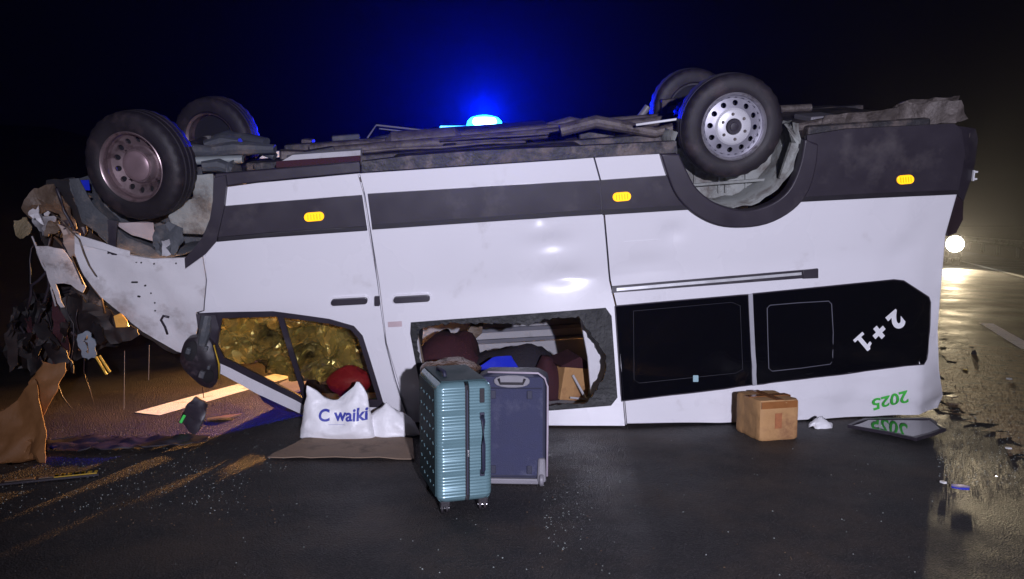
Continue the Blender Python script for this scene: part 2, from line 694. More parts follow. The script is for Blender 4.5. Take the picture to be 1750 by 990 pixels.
g = MB().add([(-900, -900, -0.03), (900, -900, -0.03), (900, 900, -0.03), (-900, 900, -0.03)], [(0, 1, 2, 3)])
kind(g.build('ground', SOIL))
kind(strip(-8.5, 7.4, -60, 400, 0.0).build('road', asphalt()))
LP = line_paint()
EDGE = -4.62
ge = ground(250, 708)
s_e = ge.dot(UR)
kind(strip(EDGE - 0.12, EDGE + 0.13, s_e, 60, 0.004, 200, 0.006).build('road_marking', LP))
gd = ground(1684, 553)
nd_, sd_ = gd.dot(NR), gd.dot(UR)
for k in range(-2, 5):
    kind(strip(nd_ - 0.08, nd_ + 0.10, sd_ - 3 - k * -9, sd_ + k * 9, 0.004, 12, 0.004).build('road_marking', LP))
kind(strip(5.1, 5.28, -40, 300, 0.004, 300, 0.006).build('road_marking', LP))


# dark bank rising beyond the left shoulder
def hill():
    mb = MB()
    vs, fs = [], []
    NX, NY = 60, 24
    for i in range(NX):
        for j in range(NY):
            s = -10 + 130 * i / (NX - 1)
            n = -9.0 - 40 * (j / (NY - 1)) ** 1.5
            h = sm(0, 1, j / (NY - 1)) * 7 + 0.5 * fbm((s, n, 0), 0.25, 3) * sm(0, .2, j / NY)
            p = UR * s + NR * n
            vs.append((p.x, p.y, h - 0.06))
    for i in range(NX - 1):
        for j in range(NY - 1):
            fs.append((i * NY + j, (i + 1) * NY + j, (i + 1) * NY + j + 1, i * NY + j + 1))
    return mb.add(vs, fs)


kind(hill().build('hill', SOIL, smooth='all'))

# ------------------------------------------------------------------ the overturned minibus
VAN = empty('overturned_minibus', P0, 'white minibus lying upside down on its crushed roof with wheels in the air', 'minibus',
            rot=VR.to_euler())

# --- side panels
vpanel('front_fender', [(127, 415), (183, 424), (220, 437), (260, 444), (318, 441), (345, 436), (351, 480), (347, 531), (334, 535),
                        (337, 560), (331, 590), (318, 606), (300, 603), (275, 590), (241, 570), (200, 536), (170, 509), (141, 473), (127, 434)],
       WHITED, VAN, grid=0.04)
DOOR = vpanel('front_door', [(347, 437), (365, 400), (378, 357), (381, 321), (440, 313), (611, 297), (621, 332), (631, 400), (644, 480), (658, 587),
                             (673, 650), (698, 721), (640, 726), (515, 708), (440, 674), (373, 638), (366, 612), (336, 537), (349, 532), (353, 480)],
              WHITE, VAN, holes=[[(346, 541), (368, 538), (466, 536), (563, 548), (603, 559), (616, 575), (651, 686), (646, 693), (521, 689), (377, 616), (368, 595)]], grid=0.05)
SLIDE = vpanel('sliding_door', [(615, 297), (960, 274), (1014, 270), (1025, 310), (1031, 367), (1041, 480), (1051, 522), (1068, 728), (935, 727), (701, 722),
                                (661, 587), (648, 480), (635, 400), (624, 332)],
               WHITE, VAN, holes=[[(703, 553), (1034, 528), (1043, 540), (1053, 678), (1043, 691), (943, 699), (728, 700), (716, 640), (703, 570)]], grid=0.06)
QUARTER = vpanel('rear_quarter_panel', [(1017, 270), (1128, 263), (1150, 263), (1160, 295), (1178, 325), (1210, 349), (1257, 363), (1295, 361), (1330, 345), (1355, 318),
                                        (1372, 277), (1378, 240), (1378, 233), (1445, 225), (1622, 216), (1633, 332), (1614, 401), (1610, 447), (1605, 510), (1599, 563), (1601, 631),
                                        (1610, 677), (1605, 699), (1573, 711), (1455, 713), (1230, 721), (1072, 724), (1054, 522), (1044, 480), (1034, 367), (1028, 310)],
                 WHITE, VAN, holes=[[(1062, 530), (1272, 510), (1279, 651), (1070, 677)], [(1292, 508), (1527, 486), (1541, 488), (1580, 515), (1574, 608), (1569, 615), (1297, 649)]], grid=0.05)


def vseam(name, pts, w, parent, material=SEAM, off=0.004):
    P = []
    for q in pts:
        p = van(*q)
        P.append((p.x, yprof(p.z, p.x) + dent(p.x, p.z) - off + 0.006, p.z))
    return MB().tube(P, w, 6).build(name, material, parent, smooth='all')


vpanel('seam_backing', [(598, 300), (634, 296), (646, 362), (658, 440), (668, 530), (678, 588), (694, 650), (716, 718), (676, 722), (655, 650), (642, 588), (634, 530), (622, 440), (612, 362)], WHITE, VAN, off=-0.045, thick=0.02, dents=False)  # backing strips added to stop light leaking through the door seams
vpanel('seam_backing', [(338, 442), (364, 425), (368, 480), (364, 534), (334, 534), (336, 480)], WHITE, VAN, off=-0.06, thick=0.02, dents=False)
# --- black lower mouldings
for nm, ol in (('trim_moulding', [(384, 352), (440, 347), (619, 333), (628, 393), (440, 406), (372, 412)]),
               ('trim_moulding', [(629, 331), (960, 311), (1023, 308), (1028, 365), (960, 369), (637, 391)]),
               ('trim_moulding', [(1024, 308), (1150, 299), (1158, 333), (1176, 357), (1029, 366)]),
               ('trim_moulding', [(1374, 320), (1386, 285), (1377, 244), (1377, 231), (1445, 220), (1628, 211), (1640, 222), (1646, 262), (1634, 331), (1500, 337), (1363, 344)])):
    vpanel(nm, ol, BLACKP, VAN, off=0.022, thick=0.03, grid=0.09, bevel=0.007, dents=False)
LIPM = mat('shaded_trim_lip', (0.014, 0.011, 0.016), 0.5)  # shade of the down-facing lip put into a darker plastic
for ol in ([(375, 404), (440, 398), (627, 385), (628, 393), (440, 406), (372, 412)], [(636, 383), (960, 361), (1027, 357), (1028, 365), (960, 369), (637, 391)], [(1029, 358), (1172, 350), (1177, 357), (1029, 366)], [(1366, 336), (1500, 329), (1634, 324), (1634, 331), (1500, 337), (1363, 344)]):
    vpanel('trim_lip', ol, LIPM, VAN, off=0.027, thick=0.02, grid=0.09, bevel=0.004, dents=False)
vpanel('sill_skirt', [(368, 297), (440, 291), (615, 276), (617, 294), (440, 311), (384, 318), (370, 318)], BLACKP, VAN, off=0.012, thick=0.05, bevel=0.006, dents=False)
vpanel('sill_skirt', [(618, 276), (700, 266), (820, 257), (940, 252), (1155, 241), (1157, 261), (960, 272), (618, 294)], DARKU, VAN, off=0.014, thick=0.06, bevel=0.006, dents=False)


def band_poly(outer, inner):
    return outer + inner[::-1]


FO = [(390, 313), (385, 357), (373, 410), (355, 431), (320, 456)]
FI = [(368, 303), (367, 340), (362, 372), (350, 402), (334, 423), (319, 439)]
vpanel('wheel_arch_trim', band_poly([(388, 298)] + FO, FI), BLACKP, VAN, off=0.045, thick=0.08, grid=0.05, bevel=0.008, dents=False)
RO = [(1126, 262), (1137, 297), (1153, 333), (1180, 361), (1217, 381), (1257, 387), (1307, 381), (1350, 358), (1377, 325), (1390, 280), (1393, 245)]
RI = [(1157, 262), (1170, 290), (1187, 320), (1217, 344), (1257, 357), (1290, 355), (1323, 341), (1347, 317), (1363, 277), (1370, 237)]


def arc_smooth(pts):
    out = []
    n = len(pts)
    for i in range(n - 1):
        p0, p1, p2, p3 = pts[max(i - 1, 0)], pts[i], pts[i + 1], pts[min(i + 2, n - 1)]
        for k in range(4):
            t = k / 4
            out.append(tuple(0.5 * (2 * p1[c] + (p2[c] - p0[c]) * t + (2 * p0[c] - 5 * p1[c] + 4 * p2[c] - p3[c]) * t * t + (3 * p1[c] - p0[c] - 3 * p2[c] + p3[c]) * t ** 3) for c in (0, 1)))
    out.append(pts[-1])
    return out


vpanel('wheel_arch_trim', band_poly(arc_smooth(RO), arc_smooth(RI)), BLACKP, VAN, off=0.05, thick=0.09, grid=0.05, bevel=0.010, dents=False)


# --- small fittings on the side
def rrect(cx, cy, w, h, a=-4.5, n=5, rr=0.5):
    out = []
    r = min(w, h) * rr
    for sx, sy, q in ((1, 1, 0), (-1, 1, 90), (-1, -1, 180), (1, -1, 270)):
        for k in range(n):
            t = R(q + 90 * k / (n - 1))
            x = sx * (w / 2 - r) + r * math.cos(t)
            y = sy * (h / 2 - r) + r * math.sin(t)
            ca, sa = math.cos(R(a)), math.sin(R(a))
            out.append((cx + x * ca - y * sa, cy + x * sa + y * ca))
    return out


for (x, y, w, h) in ((538, 369, 34, 15), (1061, 335, 31, 15), (1543, 306, 29, 15)):
    b = vpanel('marker_lamp', rrect(x, y, w, h), AMBER, VAN, off=0.036, thick=0.02, grid=0.05, bevel=0.005, dents=False)
    for k in range(5):
        vpanel('lens_rib', rrect(x + (k - 2) * w * .15, y - (k - 2) * w * .15 * .075, 1.3, h * .62, rr=.2), mat('deep_amber', (.7, .3, .01), .3, emis=(1, .36, .0), estr=.8), b, off=0.0385, thick=0.004, grid=0.05, dents=False)
    vpanel('bezel', rrect(x, y, w + 5, h + 5), BLACKP, b, off=0.027, thick=0.012, grid=0.05, dents=False)
HS = van(704, 509)
for (x, y, pr) in ((598, 513, DOOR), (704, 509, SLIDE)):
    vpanel('door_handle_recess', rrect(x, y + 1, 68, 16, -3), SEAM if False else WHITE, pr, off=0.010, thick=0.012, grid=0.05, bevel=0.004)
    vpanel('door_handle', rrect(x, y, 62, 10, -3), BLACKP, pr, off=0.045, thick=0.028, grid=0.05, bevel=0.008)
vpanel('lock_cover', rrect(645, 513, 9, 16, 0, rr=0.15), BLACKP, DOOR, off=0.03, thick=0.02, bevel=0.003)
vpanel('sticker', rrect(675, 554, 24, 9, -3, rr=0.1), mat('pale_pink_sticker', (0.52, 0.40, 0.42), 0.5), SLIDE, off=0.006, thick=0.003)
vpanel('fuel_flap_line', rrect(1097, 412, 60, 2, -4), WHITE, QUARTER, off=0.003, thick=0.003)
# sliding-door rail
RAIL = vpanel('slide_rail', [(1045, 489), (1395, 459), (1395, 473), (1045, 500)], BLACKP, VAN, off=0.012, thick=0.02, bevel=0.003)
vpanel('rail_channel', [(1053, 491.5), (1368, 464.5), (1368, 469), (1053, 496.5)], mat('rail_aluminium', (0.7, 0.7, 0.72), 0.35, metal=0.4), RAIL, off=0.017, thick=0.01)
vpanel('rail_end_cap', [(1370, 461), (1396, 458), (1396, 474), (1370, 475)], BLACKP, RAIL, off=0.024, thick=0.02, bevel=0.003)
# seams standing open at the door shuts
vseam('door_seam', [(617, 296), (629, 362), (640, 440), (651, 530), (660, 588), (676, 650), (699, 721)], 0.0022, VAN)
vseam('door_seam', [(1015, 270), (1026, 310), (1032, 367), (1042, 480)], 0.0016, VAN)
vseam('door_seam', [(351, 437), (352, 480), (348, 531)], 0.003, VAN)
vseam('door_seam', [(1052, 524), (1070, 726)], 0.005, VAN, WHITE)
# broken trim and scratches low on the fender
random.seed(3)
for (x, y, w) in ((232, 449, 3), (240, 450, 3), (262, 452, 3), (290, 452, 5), (300, 451, 3), (246, 490, 4), (256, 503, 3), (262, 520, 3), (262, 534, 3), (228, 484, 12), (236, 508, 6)):
    vpanel('clip_hole', rrect(x, y, w, 3, random.uniform(-20, 20)), HOLE, VAN, off=-0.001 + 0.003, thick=0.002)
MB().tube([Vector((van(*q).x, van(*q).y - 0.012, van(*q).z)) for q in ((290, 541), (280, 539), (276, 546), (283, 558), (287, 570))], 0.008, 8).build('door_hose', BLACKP, VAN, smooth='all')

# --- rear privacy glazing
GL1 = vpanel('rear_window', [(1051, 523), (1278, 503), (1285, 657), (1062, 685)], TINT, VAN, off=0.008, thick=0.004, bevel=0.002, dents=True)
GL2 = vpanel('rear_window', [(1285, 502), (1527, 478), (1544, 480), (1587, 508), (1590, 517), (1582, 613), (1576, 621), (1291, 657)], TINT, VAN, off=0.008, thick=0.004, bevel=0.002)


def ring_on_van(name, ol, w, material, parent, off):
    P = [van(*q) for q in ol]
    P = [Vector((p.x, yprof(p.z, p.x) + dent(p.x, p.z) - off, p.z)) for p in P]
    return MB().tube(P + [P[0]], w, 6, caps=False).build(name, material, parent, smooth='all')


for gl_, ol in ((GL1, [(1051, 523), (1278, 503), (1285, 657), (1062, 685)]), (GL2, [(1285, 502), (1527, 478), (1544, 480), (1587, 508), (1590, 517), (1582, 613), (1576, 621), (1291, 657)])):
    ring_on_van('window_seal', resample(ol, 12), 0.005, BLACKP, gl_, 0.006)
GREYL = mat('grey_gasket', (0.10, 0.10, 0.125), 0.5)
rr_ = [(1311 + 4, 521), (1362, 517), (1415, 514), (1420, 519), (1423, 568), (1423, 616), (1418, 622), (1368, 628), (1318, 633), (1312, 628), (1311, 577), (1310, 526)]
ring_on_van('vent_pane_frame', rr_, 0.0035, GREYL, GL2, 0.010)
ring_on_van('vent_pane_frame', [(1082, 531), (1250, 516), (1264, 522), (1268, 630), (1256, 637), (1092, 654), (1083, 648)], 0.0015, mat('faint_gasket', (0.03, 0.03, 0.04), 0.5), GL1, 0.010)
vpanel('pillar_strip', [(1278, 502), (1285, 501), (1292, 657), (1285, 658)], mat('grey_pillar_strip', (0.34, 0.34, 0.37), 0.5), VAN, off=0.014, thick=0.006)
text_on_van('lettering', '2', 1530, 546, R(218), 0.175, LETW, GL2, 0.0125, 0.010)
text_on_van('lettering', '+', 1500, 566, R(218), 0.175, LETW, GL2, 0.0125, 0.010)
ONE = [(-.26, -.38), (.26, -.38), (.26, -.25), (.10, -.25), (.10, .38), (-.05, .38), (-.10, .30), (-.25, .25), (-.25, .14), (-.08, .16), (-.08, -.25), (-.26, -.25)]
c1 = van(1474, 585)
o1 = []
for (x, y) in ONE:
    x, y = x * .17, y * .175
    o1.append((c1.x + x * math.cos(R(218)) - y * math.sin(R(218)), c1.z + x * math.sin(R(218)) + y * math.cos(R(218))))
sheet([o1], lambda x, z: (x, yprof(z, x) + dent(x, z) - .0125, z), .05, .0).build('lettering', LETW, GL2)
text_on_van('lettering', '2025', 1520, 683, R(190), 0.135, LETG, QUARTER, 0.012, 0.0025)
vpanel('window_sticker', rrect(1188, 646, 9, 11, 0, rr=.1), mat('pale_blue_sticker', (.30, .46, .50), .5), GL1, off=0.012, thick=0.002)

# --- broken sliding-door window: torn film round the hole
fo = [(702, 551), (1035, 526), (1045, 540), (1055, 679), (1044, 693), (943, 701), (726, 702), (714, 640), (701, 570)]
fi0 = [(719, 562), (740, 556), (770, 553), (800, 552), (840, 553), (870, 553), (905, 556), (930, 545), (960, 543), (989, 541), (1002, 560), (1020, 582), (1034, 606), (1037, 630), (1026, 655), (1012, 676),
       (1000, 688), (970, 689), (940, 692), (800, 694), (735, 692), (724, 640), (712, 585)]
random.seed(11)
fi = []
for i, a in enumerate(fi0):
    b = fi0[(i + 1) % len(fi0)]
    n = max(2, int(math.hypot(b[0] - a[0], b[1] - a[1]) / 5))
    for k in range(n):
        t = k / n
        fi.append((a[0] + (b[0] - a[0]) * t + random.uniform(-1.6, 1.6), a[1] + (b[1] - a[1]) * t + random.uniform(-2.2, 2.2)))
vpanel('torn_window_film', fo, FILM, SLIDE, holes=[fi], off=0.006, thick=0.004, grid=0.03, dents=True)

# --- front-door glazing
vpanel('window_frame', [(337, 536), (368, 534), (466, 532), (563, 545), (605, 557), (620, 574), (655, 688), (649, 696), (521, 693), (375, 620), (364, 596)], BLACKP, DOOR,
       holes=[[(380, 544), (470, 541), (563, 553), (600, 563), (612, 578), (645, 683), (524, 684), (384, 612), (372, 590)]], off=0.008, thick=0.02, grid=0.04, bevel=0.003)
vpanel('window_bar', [(474, 540), (484, 540), (528, 684), (519, 683)], BLACKP, DOOR, off=0.012, thick=0.02)
vpanel('window_pane', [(374, 540), (603, 560), (650, 690), (521, 688), (378, 612)], GLASS, DOOR, off=-0.004, thick=0.0, grid=0.1)

# --- shell that closes the body: floor pan, roof on the road, far side, ends
FZ = -0.10
fl = MB().box((0.55, 1.0, FZ - 0.02), (5.2, 1.06, 0.03))
for yy in (0.25, 1.75):
    fl.box((-0.45, yy, FZ - 0.02), (2.6, 0.43, 0.03)).box((2.6, yy, FZ - 0.02), (1.1, 0.43, 0.03))
fl.build('floor_pan', DARKU, VAN)


def roof_fn(u, v):
    p = (u, v)
    z = 0.012 + 0.03 * abs(fbm((u, v, 0), 2.0, 6))
    return w2v((u, v, z))


re = [ground(515, 706), ground(700, 723), ground(1068, 727), ground(1455, 713), ground(1600, 702)]
rf = [(p.x, p.y + 0.05) for p in re] + [(3.05, 7.45), (-1.9, 7.35), (-2.0, 6.6)]
sheet([rf], roof_fn, 0.12, 0.03, VRI @ Vector((0, 0, 1))).build('roof', WHITE, VAN, smooth=40)
FY = 1.97


def far_fn(x, z):
    return (x, FY + 0.01 * fbm((x, 0, z), 2, 8), z)


fz = -2.22
sheet([[(-2.0, -.10), (3.05, -.10), (3.0, fz), (-0.75, fz), (-0.85, -1.05), (-2.1, -1.0), (-2.6, -0.9), (-2.6, -0.5)],
       [(0.75, -1.05), (1.55, -1.05), (1.55, -1.55), (0.75, -1.55)],
       [(1.68, -1.05), (2.75, -1.05), (2.75, -1.55), (1.68, -1.55)]], far_fn, 0.12, 0.03).build('far_side_panel', WHITE, VAN, smooth=40)
for (x0, x1) in ((.73, 1.57), (1.66, 2.77)):
    MB().box(((x0 + x1) / 2, FY + .02, -1.30), (x1 - x0, .006, .54)).build('far_window', TINT, VAN)
# pale inner trim on the far wall


def lining(name, pts, yl, material, th=0.02, bev=0.006):
    P = [vany(*q, yl) for q in pts]
    return sheet([[(p.x, p.z) for p in P]], lambda x, z: (x, yl + .006 * fbm((x, 0, z), 3, 2), z), .12, th).build(name, material, VAN, smooth=40, bevel=bev)


lining('inner_trim', [(690, 520), (1060, 505), (1060, 570), (690, 590)], 1.86, LINING)
lining('grab_rail', [(820, 563), (1060, 550), (1060, 556), (820, 570)], 1.82, SEAM)
lining('inner_trim', [(690, 596), (1060, 576), (1060, 640), (690, 655)], 1.85, LINING)
lining('grab_rail', [(800, 583), (1060, 569), (1060, 574), (800, 589)], 1.83, SEAM)
lining('inner_pillar', [(990, 535), (1002, 548), (1022, 580), (1036, 612), (1034, 635), (1024, 660), (1010, 676), (1004, 610)], 0.10, mat('white_inner_pillar', (.7, .69, .72), .4, var=.08), .04)
lining('bent_bracket', [(700, 560), (712, 558), (726, 625), (732, 690), (722, 692), (712, 640)], 0.16, BROWNM, .04)
lining('inner_edge', [(708, 565), (713, 565), (722, 625), (716, 628)], 0.10, LINING, .02)
lining('bent_bracket', [(792, 578), (806, 556), (826, 552), (824, 570), (808, 584)], 0.9, BROWNM, .06)

# rear end
rear_pts = [(1633, 332), (1614, 401), (1610, 447), (1605, 510), (1599, 563), (1601, 631), (1610, 677), (1604, 699)]
rv = []
for q in rear_pts:
    p = van(*q)
    rv.append(Vector((p.x, yprof(p.z, p.x) + dent(p.x, p.z) + 0.005, p.z)))
mb = MB()
NJ = 9
vs, fs = [], []
for p in rv:
    for j in range(NJ):
        t = j / (NJ - 1)
        x = p.x + 0.14 * math.sin(min(1, t * 3) * math.pi / 2) * (1 if t < .9 else 1) + 0.03 * fbm((p.x, t * 2, p.z), 3, 2)
        vs.append((x - 0.0 if j else p.x, p.y + t * (FY - p.y - 0.03), p.z))
for i in range(len(rv) - 1):
    for j in range(NJ - 1):
        fs.append((i * NJ + j, i * NJ + j + 1, (i + 1) * NJ + j + 1, (i + 1) * NJ + j))
mb.add(vs, fs).build('rear_door', WHITE, VAN, smooth='all', solid=0.02)
# bumper wrapping the rear corner
bp_ = [(1628, 214), (1673, 221), (1681, 240), (1675, 282), (1664, 313), (1648, 345), (1634, 331), (1646, 262)]
B = [vany(*q, 0.03) for q in bp_]
BUMP = sheet([[(p.x, p.z) for p in B]], lambda x, z: (x, 0.0 + 0.9 * max(0, x - B[0].x) ** 1.6, z), 0.05, 0.06).build('rear_bumper', BLACKP, VAN, smooth=40, bevel=0.01)
MB().box((B[1].x - 0.05, 1.05, (B[0].z + B[4].z) / 2 - 0.02), (0.16, 1.75, 0.36)).build('rear_bumper', BLACKP, VAN, bevel=0.05)
q = vany(1666, 300, 0.06)
for dz in (-0.025, 0.025):
    MB().box((q.x, q.y, q.z + dz), (0.03, 0.02, 0.012)).build('plate_lamp', LETW, VAN, bevel=0.002)
MB().box((q.x - 0.011, q.y, q.z), (0.010, 0.02, 0.075)).build('plate_lamp', LETW, VAN, bevel=0.002)
tl = [(1634, 334), (1647, 345), (1645, 375), (1634, 398), (1620, 404), (1617, 396)]
T = [vany(*q, 0.05) for q in tl]
sheet([[(p.x, p.z) for p in T]], lambda x, z: (x, 0.05 + 0.02 * fbm((x, 0, z), 9), z), 0.03, 0.08).build('broken_tail_lamp', mat('smoked_lamp', (0.03, 0.02, 0.025), 0.2), VAN, smooth=40)

# --- underside
for y in (0.42, 1.52):
    MB().box((0.7, y, -0.06), (4.9, 0.09, 0.11)).build('chassis_rail', DARKU, VAN, bevel=0.012)
for x in (-1.2, -0.4, 0.5, 2.25):
    MB().box((x, 0.97, -0.06), (0.10, 1.0, 0.07)).build('cross_member', DARKU, VAN, bevel=0.01)
MB().box((-0.15, 0.30, -0.06), (1.3, 0.38, 0.10)).build('fuel_tank', DARKU, VAN, bevel=0.04)
MB().box((-0.1, 1.65, -0.06), (1.1, 0.40, 0.16)).build('step_box', DARKU, VAN, bevel=0.03)
wr = vany(1255, 217, 0.02)
wf = vany(226, 285, 0.02)
MB().tube([(-1.3, 1.0, -0.03), (0.3, 1.0, -0.01), (wr.x - 0.12, 1.0, wr.z - 0.02)], 0.04, 12).build('prop_shaft', RUSTY, VAN, smooth=40)
MB().tube([(-1.5, 1.25, -0.02), (-0.6, 1.25, -0.01), (-0.4, 1.2, 0.0), (0.6, 1.2, 0.01), (0.8, 1.3, 0.02), (1.9, 1.35, 0.03), (2.6, 1.3, 0.02)], 0.032, 10).build('exhaust_pipe', RUSTY, VAN, smooth=40)
MB().tube([(-0.9, 1.2, -0.02), (-0.85, 1.2, -0.02), (-0.35, 1.2, -0.02), (-0.3, 1.2, -0.02)], [0.04, 0.09, 0.09, 0.04], 16).build('silencer', RUSTY, VAN, smooth=40)
MB().tube([(wr.x, 0.12, wr.z), (wr.x, 0.6, wr.z), (wr.x, 0.78, wr.z), (wr.x, 0.95, wr.z), (wr.x, 1.12, wr.z), (wr.x, 1.3, wr.z), (wr.x, 1.85, wr.z)],
          [0.05, 0.05, 0.09, 0.15, 0.09, 0.05, 0.05], 16).build('rear_axle', RUSTY, VAN, smooth=40)
for y in (0.36, 1.55):
    a = vany(955, 240, y) if y < 1 else None
    x0 = vany(958, 241, 0.36).x
    pts = [(x0, y, 0.07), (x0 + 0.25, y, 0.115), (wr.x - 0.45, y, wr.z - 0.04), (wr.x - 0.1, y, wr.z + 0.02), (wr.x + 0.15, y, wr.z + 0.02), (wr.x + 0.55, y, wr.z - 0.08), (wr.x + 0.95, y, 0.03)]
    if y > 1:
        pts = [(q[0], q[1], q[2] - .10) for q in pts]
    MB().tube(pts, [0.05, 0.055, 0.045, 0.05, 0.05, 0.04, 0.03], 12, 0.85).build('leaf_spring', RUSTY, VAN, smooth=30)
    MB().box((wr.x - 0.02, y, wr.z + 0.03), (0.14, 0.11, 0.14)).build('spring_clamp', RUSTY, VAN, bevel=0.012)
    MB().tube([(wr.x - 0.20, y - 0.02, wr.z + 0.05), (wr.x - 0.30, y - 0.02, -0.02)], 0.03, 10).build('shock_absorber', GREYP, VAN, smooth=40)
MB().tube([(wr.x - 0.62, 0.2, 0.09), (wr.x - 0.3, 0.22, 0.11), (wr.x - 0.17, 0.25, 0.05), (wr.x - 0.14, 0.25, 0.0)], 0.009, 6).build('brake_hose', LETW, VAN, smooth='all')
# front suspension
MB().box((wf.x + 0.05, 1.0, -0.06), (0.55, 1.0, 0.10)).build('front_subframe', DARKU, VAN, bevel=0.02)
for s, y in ((1, 0.30), (-1, 1.66)):
    MB().tube([(wf.x + 0.0, y - 0.06 * s, wf.z - 0.02), (wf.x + 0.25, y + .15 * s, 0.10), (wf.x + 0.55, y + .30 * s, 0.04)], [0.05, 0.07, 0.05], 10, .7).build('control_arm', LINERD, VAN, smooth=40)
    MB().tube([(wf.x + 0.02, y, wf.z + 0.02), (wf.x + 0.02, y + .12 * s, -0.35)], [0.05, 0.06], 12).build('suspension_strut', LINERD, VAN, smooth=40)
    MB().tube([(wf.x - 0.15, y - .02 * s, wf.z), (wf.x - 0.15, y + .35 * s, 0.10)], 0.022, 8).build('tie_rod', GREYP, VAN, smooth=40)
MB().tube([(wf.x, 0.25, wf.z), (wf.x, 1.72, wf.z)], 0.03, 10).build('drive_shaft', DARKU, VAN, smooth=40)
a, b_ = vany(335, 275, 0.35), vany(415, 272, 0.35)
MB().tube([a, b_], 0.028, 12).build('steering_damper', mat('pale_grey_metal', (0.30, 0.33, 0.33), 0.45, metal=0.3), VAN, smooth=40)
for i, (x0, y0, x1, y1, yl, w) in enumerate(((330, 262, 470, 255, 0.5, 0.05), (345, 285, 400, 290, 0.22, 0.045), (420, 250, 470, 268, 0.6, 0.04), (350, 250, 410, 244, 0.7, 0.05))):
    p, q = vany(x0, y0, yl), vany(x1, y1, yl)
    MB().tube([p, (p + q) / 2 + Vector((0, 0.03, 0.015)), q], [w, w * 1.3, w * .8], 9, .8).build('suspension_link', LINERD, VAN, smooth=30)
# entry step, pale with maroon edge
sheet([[(vany(*q, 0.10).x, vany(*q, 0.10).z) for q in ((472, 281), (500, 265), (616, 257), (616, 272))]], lambda x, z: (x, 0.10, z), 0.08, 0.12).build('entry_step', LINING, VAN, bevel=0.006)
sheet([[(vany(*q, 0.09).x, vany(*q, 0.09).z) for q in ((472, 276), (616, 266), (616, 276), (472, 287))]], lambda x, z: (x, 0.088, z), 0.08, 0.012).build('step_edge', FABRICM, VAN)
# clutter of brackets and pipes between the rails
random.seed(21)
for i in range(16):
    x = random.uniform(-1.7, 0.9)
    y = random.choice((0.55, 0.7, 1.3, 1.7, 1.8))
    MB().box((x, y, -0.07 + random.uniform(0, .06)), (random.uniform(.08, .4), random.uniform(.05, .2), random.uniform(.05, .13)),
             Matrix.Rotation(random.uniform(-.3, .3), 3, 'Z') @ Matrix.Rotation(random.uniform(-.15, .15), 3, 'Y')).build('underbody_bracket', random.choice((DARKU, RUSTY, LINERD)), VAN, bevel=0.012)
for i in range(5):
    x = random.uniform(-1.6, -0.4)
    y = random.uniform(.4, 1.6)
    MB().tube([(x + k * .3, y + random.uniform(-.05, .05), -0.03 + random.uniform(0, .05)) for k in range(6)], 0.010, 6).build('brake_pipe', RUSTY, VAN, smooth='all')
MB().tube([vany(*q, 1.75) for q in ((628, 236), (643, 214), (742, 225), (735, 240))], 0.008, 6).build('wire_frame', GREYP, VAN)
MB().tube([vany(*q, 1.75) for q in ((648, 220), (735, 230))], 0.006, 6).build('wire_frame', GREYP, VAN)
# torn undertray hanging over the tail
cr_ = [vany(*q, 0.30) for q in ((1405, 218), (1412, 196), (1500, 190), (1560, 176), (1635, 170), (1648, 195), (1628, 210), (1500, 217))]
crumple([(p.x, p.z) for p in cr_], lambda x, z: (x, 0.30, z), 0.06, 5, 0.04, 0.012, 4).build('torn_undertray', RUSTY, VAN, smooth=30)
cr_ = [vany(*q, 0.62) for q in ((1500, 200), (1530, 180), (1575, 168), (1640, 166), (1650, 200), (1600, 214))]
crumple([(p.x, p.z) for p in cr_], lambda x, z: (x, 0.62, z), 0.10, 7, 0.035, 0.012, 8).build('torn_undertray', RUSTY, VAN, smooth=30)
p = vany(1395, 205, 0.7)
MB().box((p.x, p.y, p.z), (0.22, 0.3, 0.08)).build('spare_carrier', GREYP, VAN, bevel=0.01)
MB().box((2.55, 1.0, -0.06), (0.9, 1.5, 0.10)).build('tow_crossbeam', DARKU, VAN, bevel=0.02)

# --- wheel arch liners
ac = vany(1263, 248, 0.0)


def liner(c, r, y0, y1, a0, a1, material, name='arch_liner'):
    mb = MB().lathe([(r, y0), (r, y1), (r * .55, y1), (0.02, y1)], 30, R(a0), R(a1),
                    fn=lambda rr, y, a, j, k: (rr + 0.008 * math.sin(k * 1.9) * (j < 2), y + .01 * math.sin(k * 1.3)))
    mb.move(Matrix.Translation((c.x, 0, c.z)))
    return mb.build(name, material, VAN, smooth=30, solid=0.006)


liner(ac, 0.425, 0.02, 0.40, 165, 375, LINER)
MB().box((ac.x, 0.30, ac.z - 0.30), (0.80, 0.02, 0.02)).build('arch_rib', LINER, VAN, bevel=0.004)
for dx in (-0.18, 0.0, 0.05, 0.2):
    MB().box((ac.x + dx, 0.39, ac.z - 0.28), (0.012, 0.02, 0.22)).build('arch_rib', LINER, VAN, bevel=0.003)
MB().tube([(ac.x + 0.36, 0.07, ac.z + 0.12), (ac.x + 0.42, 0.07, ac.z - 0.02), (ac.x + 0.33, 0.08, ac.z - 0.26)], [0.03, 0.04, 0.02], 8).build('mud_flap', LINER, VAN, smooth=40)
fc = vany(245, 318, 0.0)
liner(fc, 0.50, 0.12, 0.50, 175, 370, LINERD)


def jag(pts, amt, n=4):
    rs = random.Random(int(pts[0][0] * 13 + pts[0][1]))
    out = []
    for i, a in enumerate(pts):
        b = pts[(i + 1) % len(pts)]
        for k in range(n):
            t = k / n
            out.append((a[0] + (b[0] - a[0]) * t + rs.uniform(-amt, amt), a[1] + (b[1] - a[1]) * t + rs.uniform(-amt, amt)))
    return out


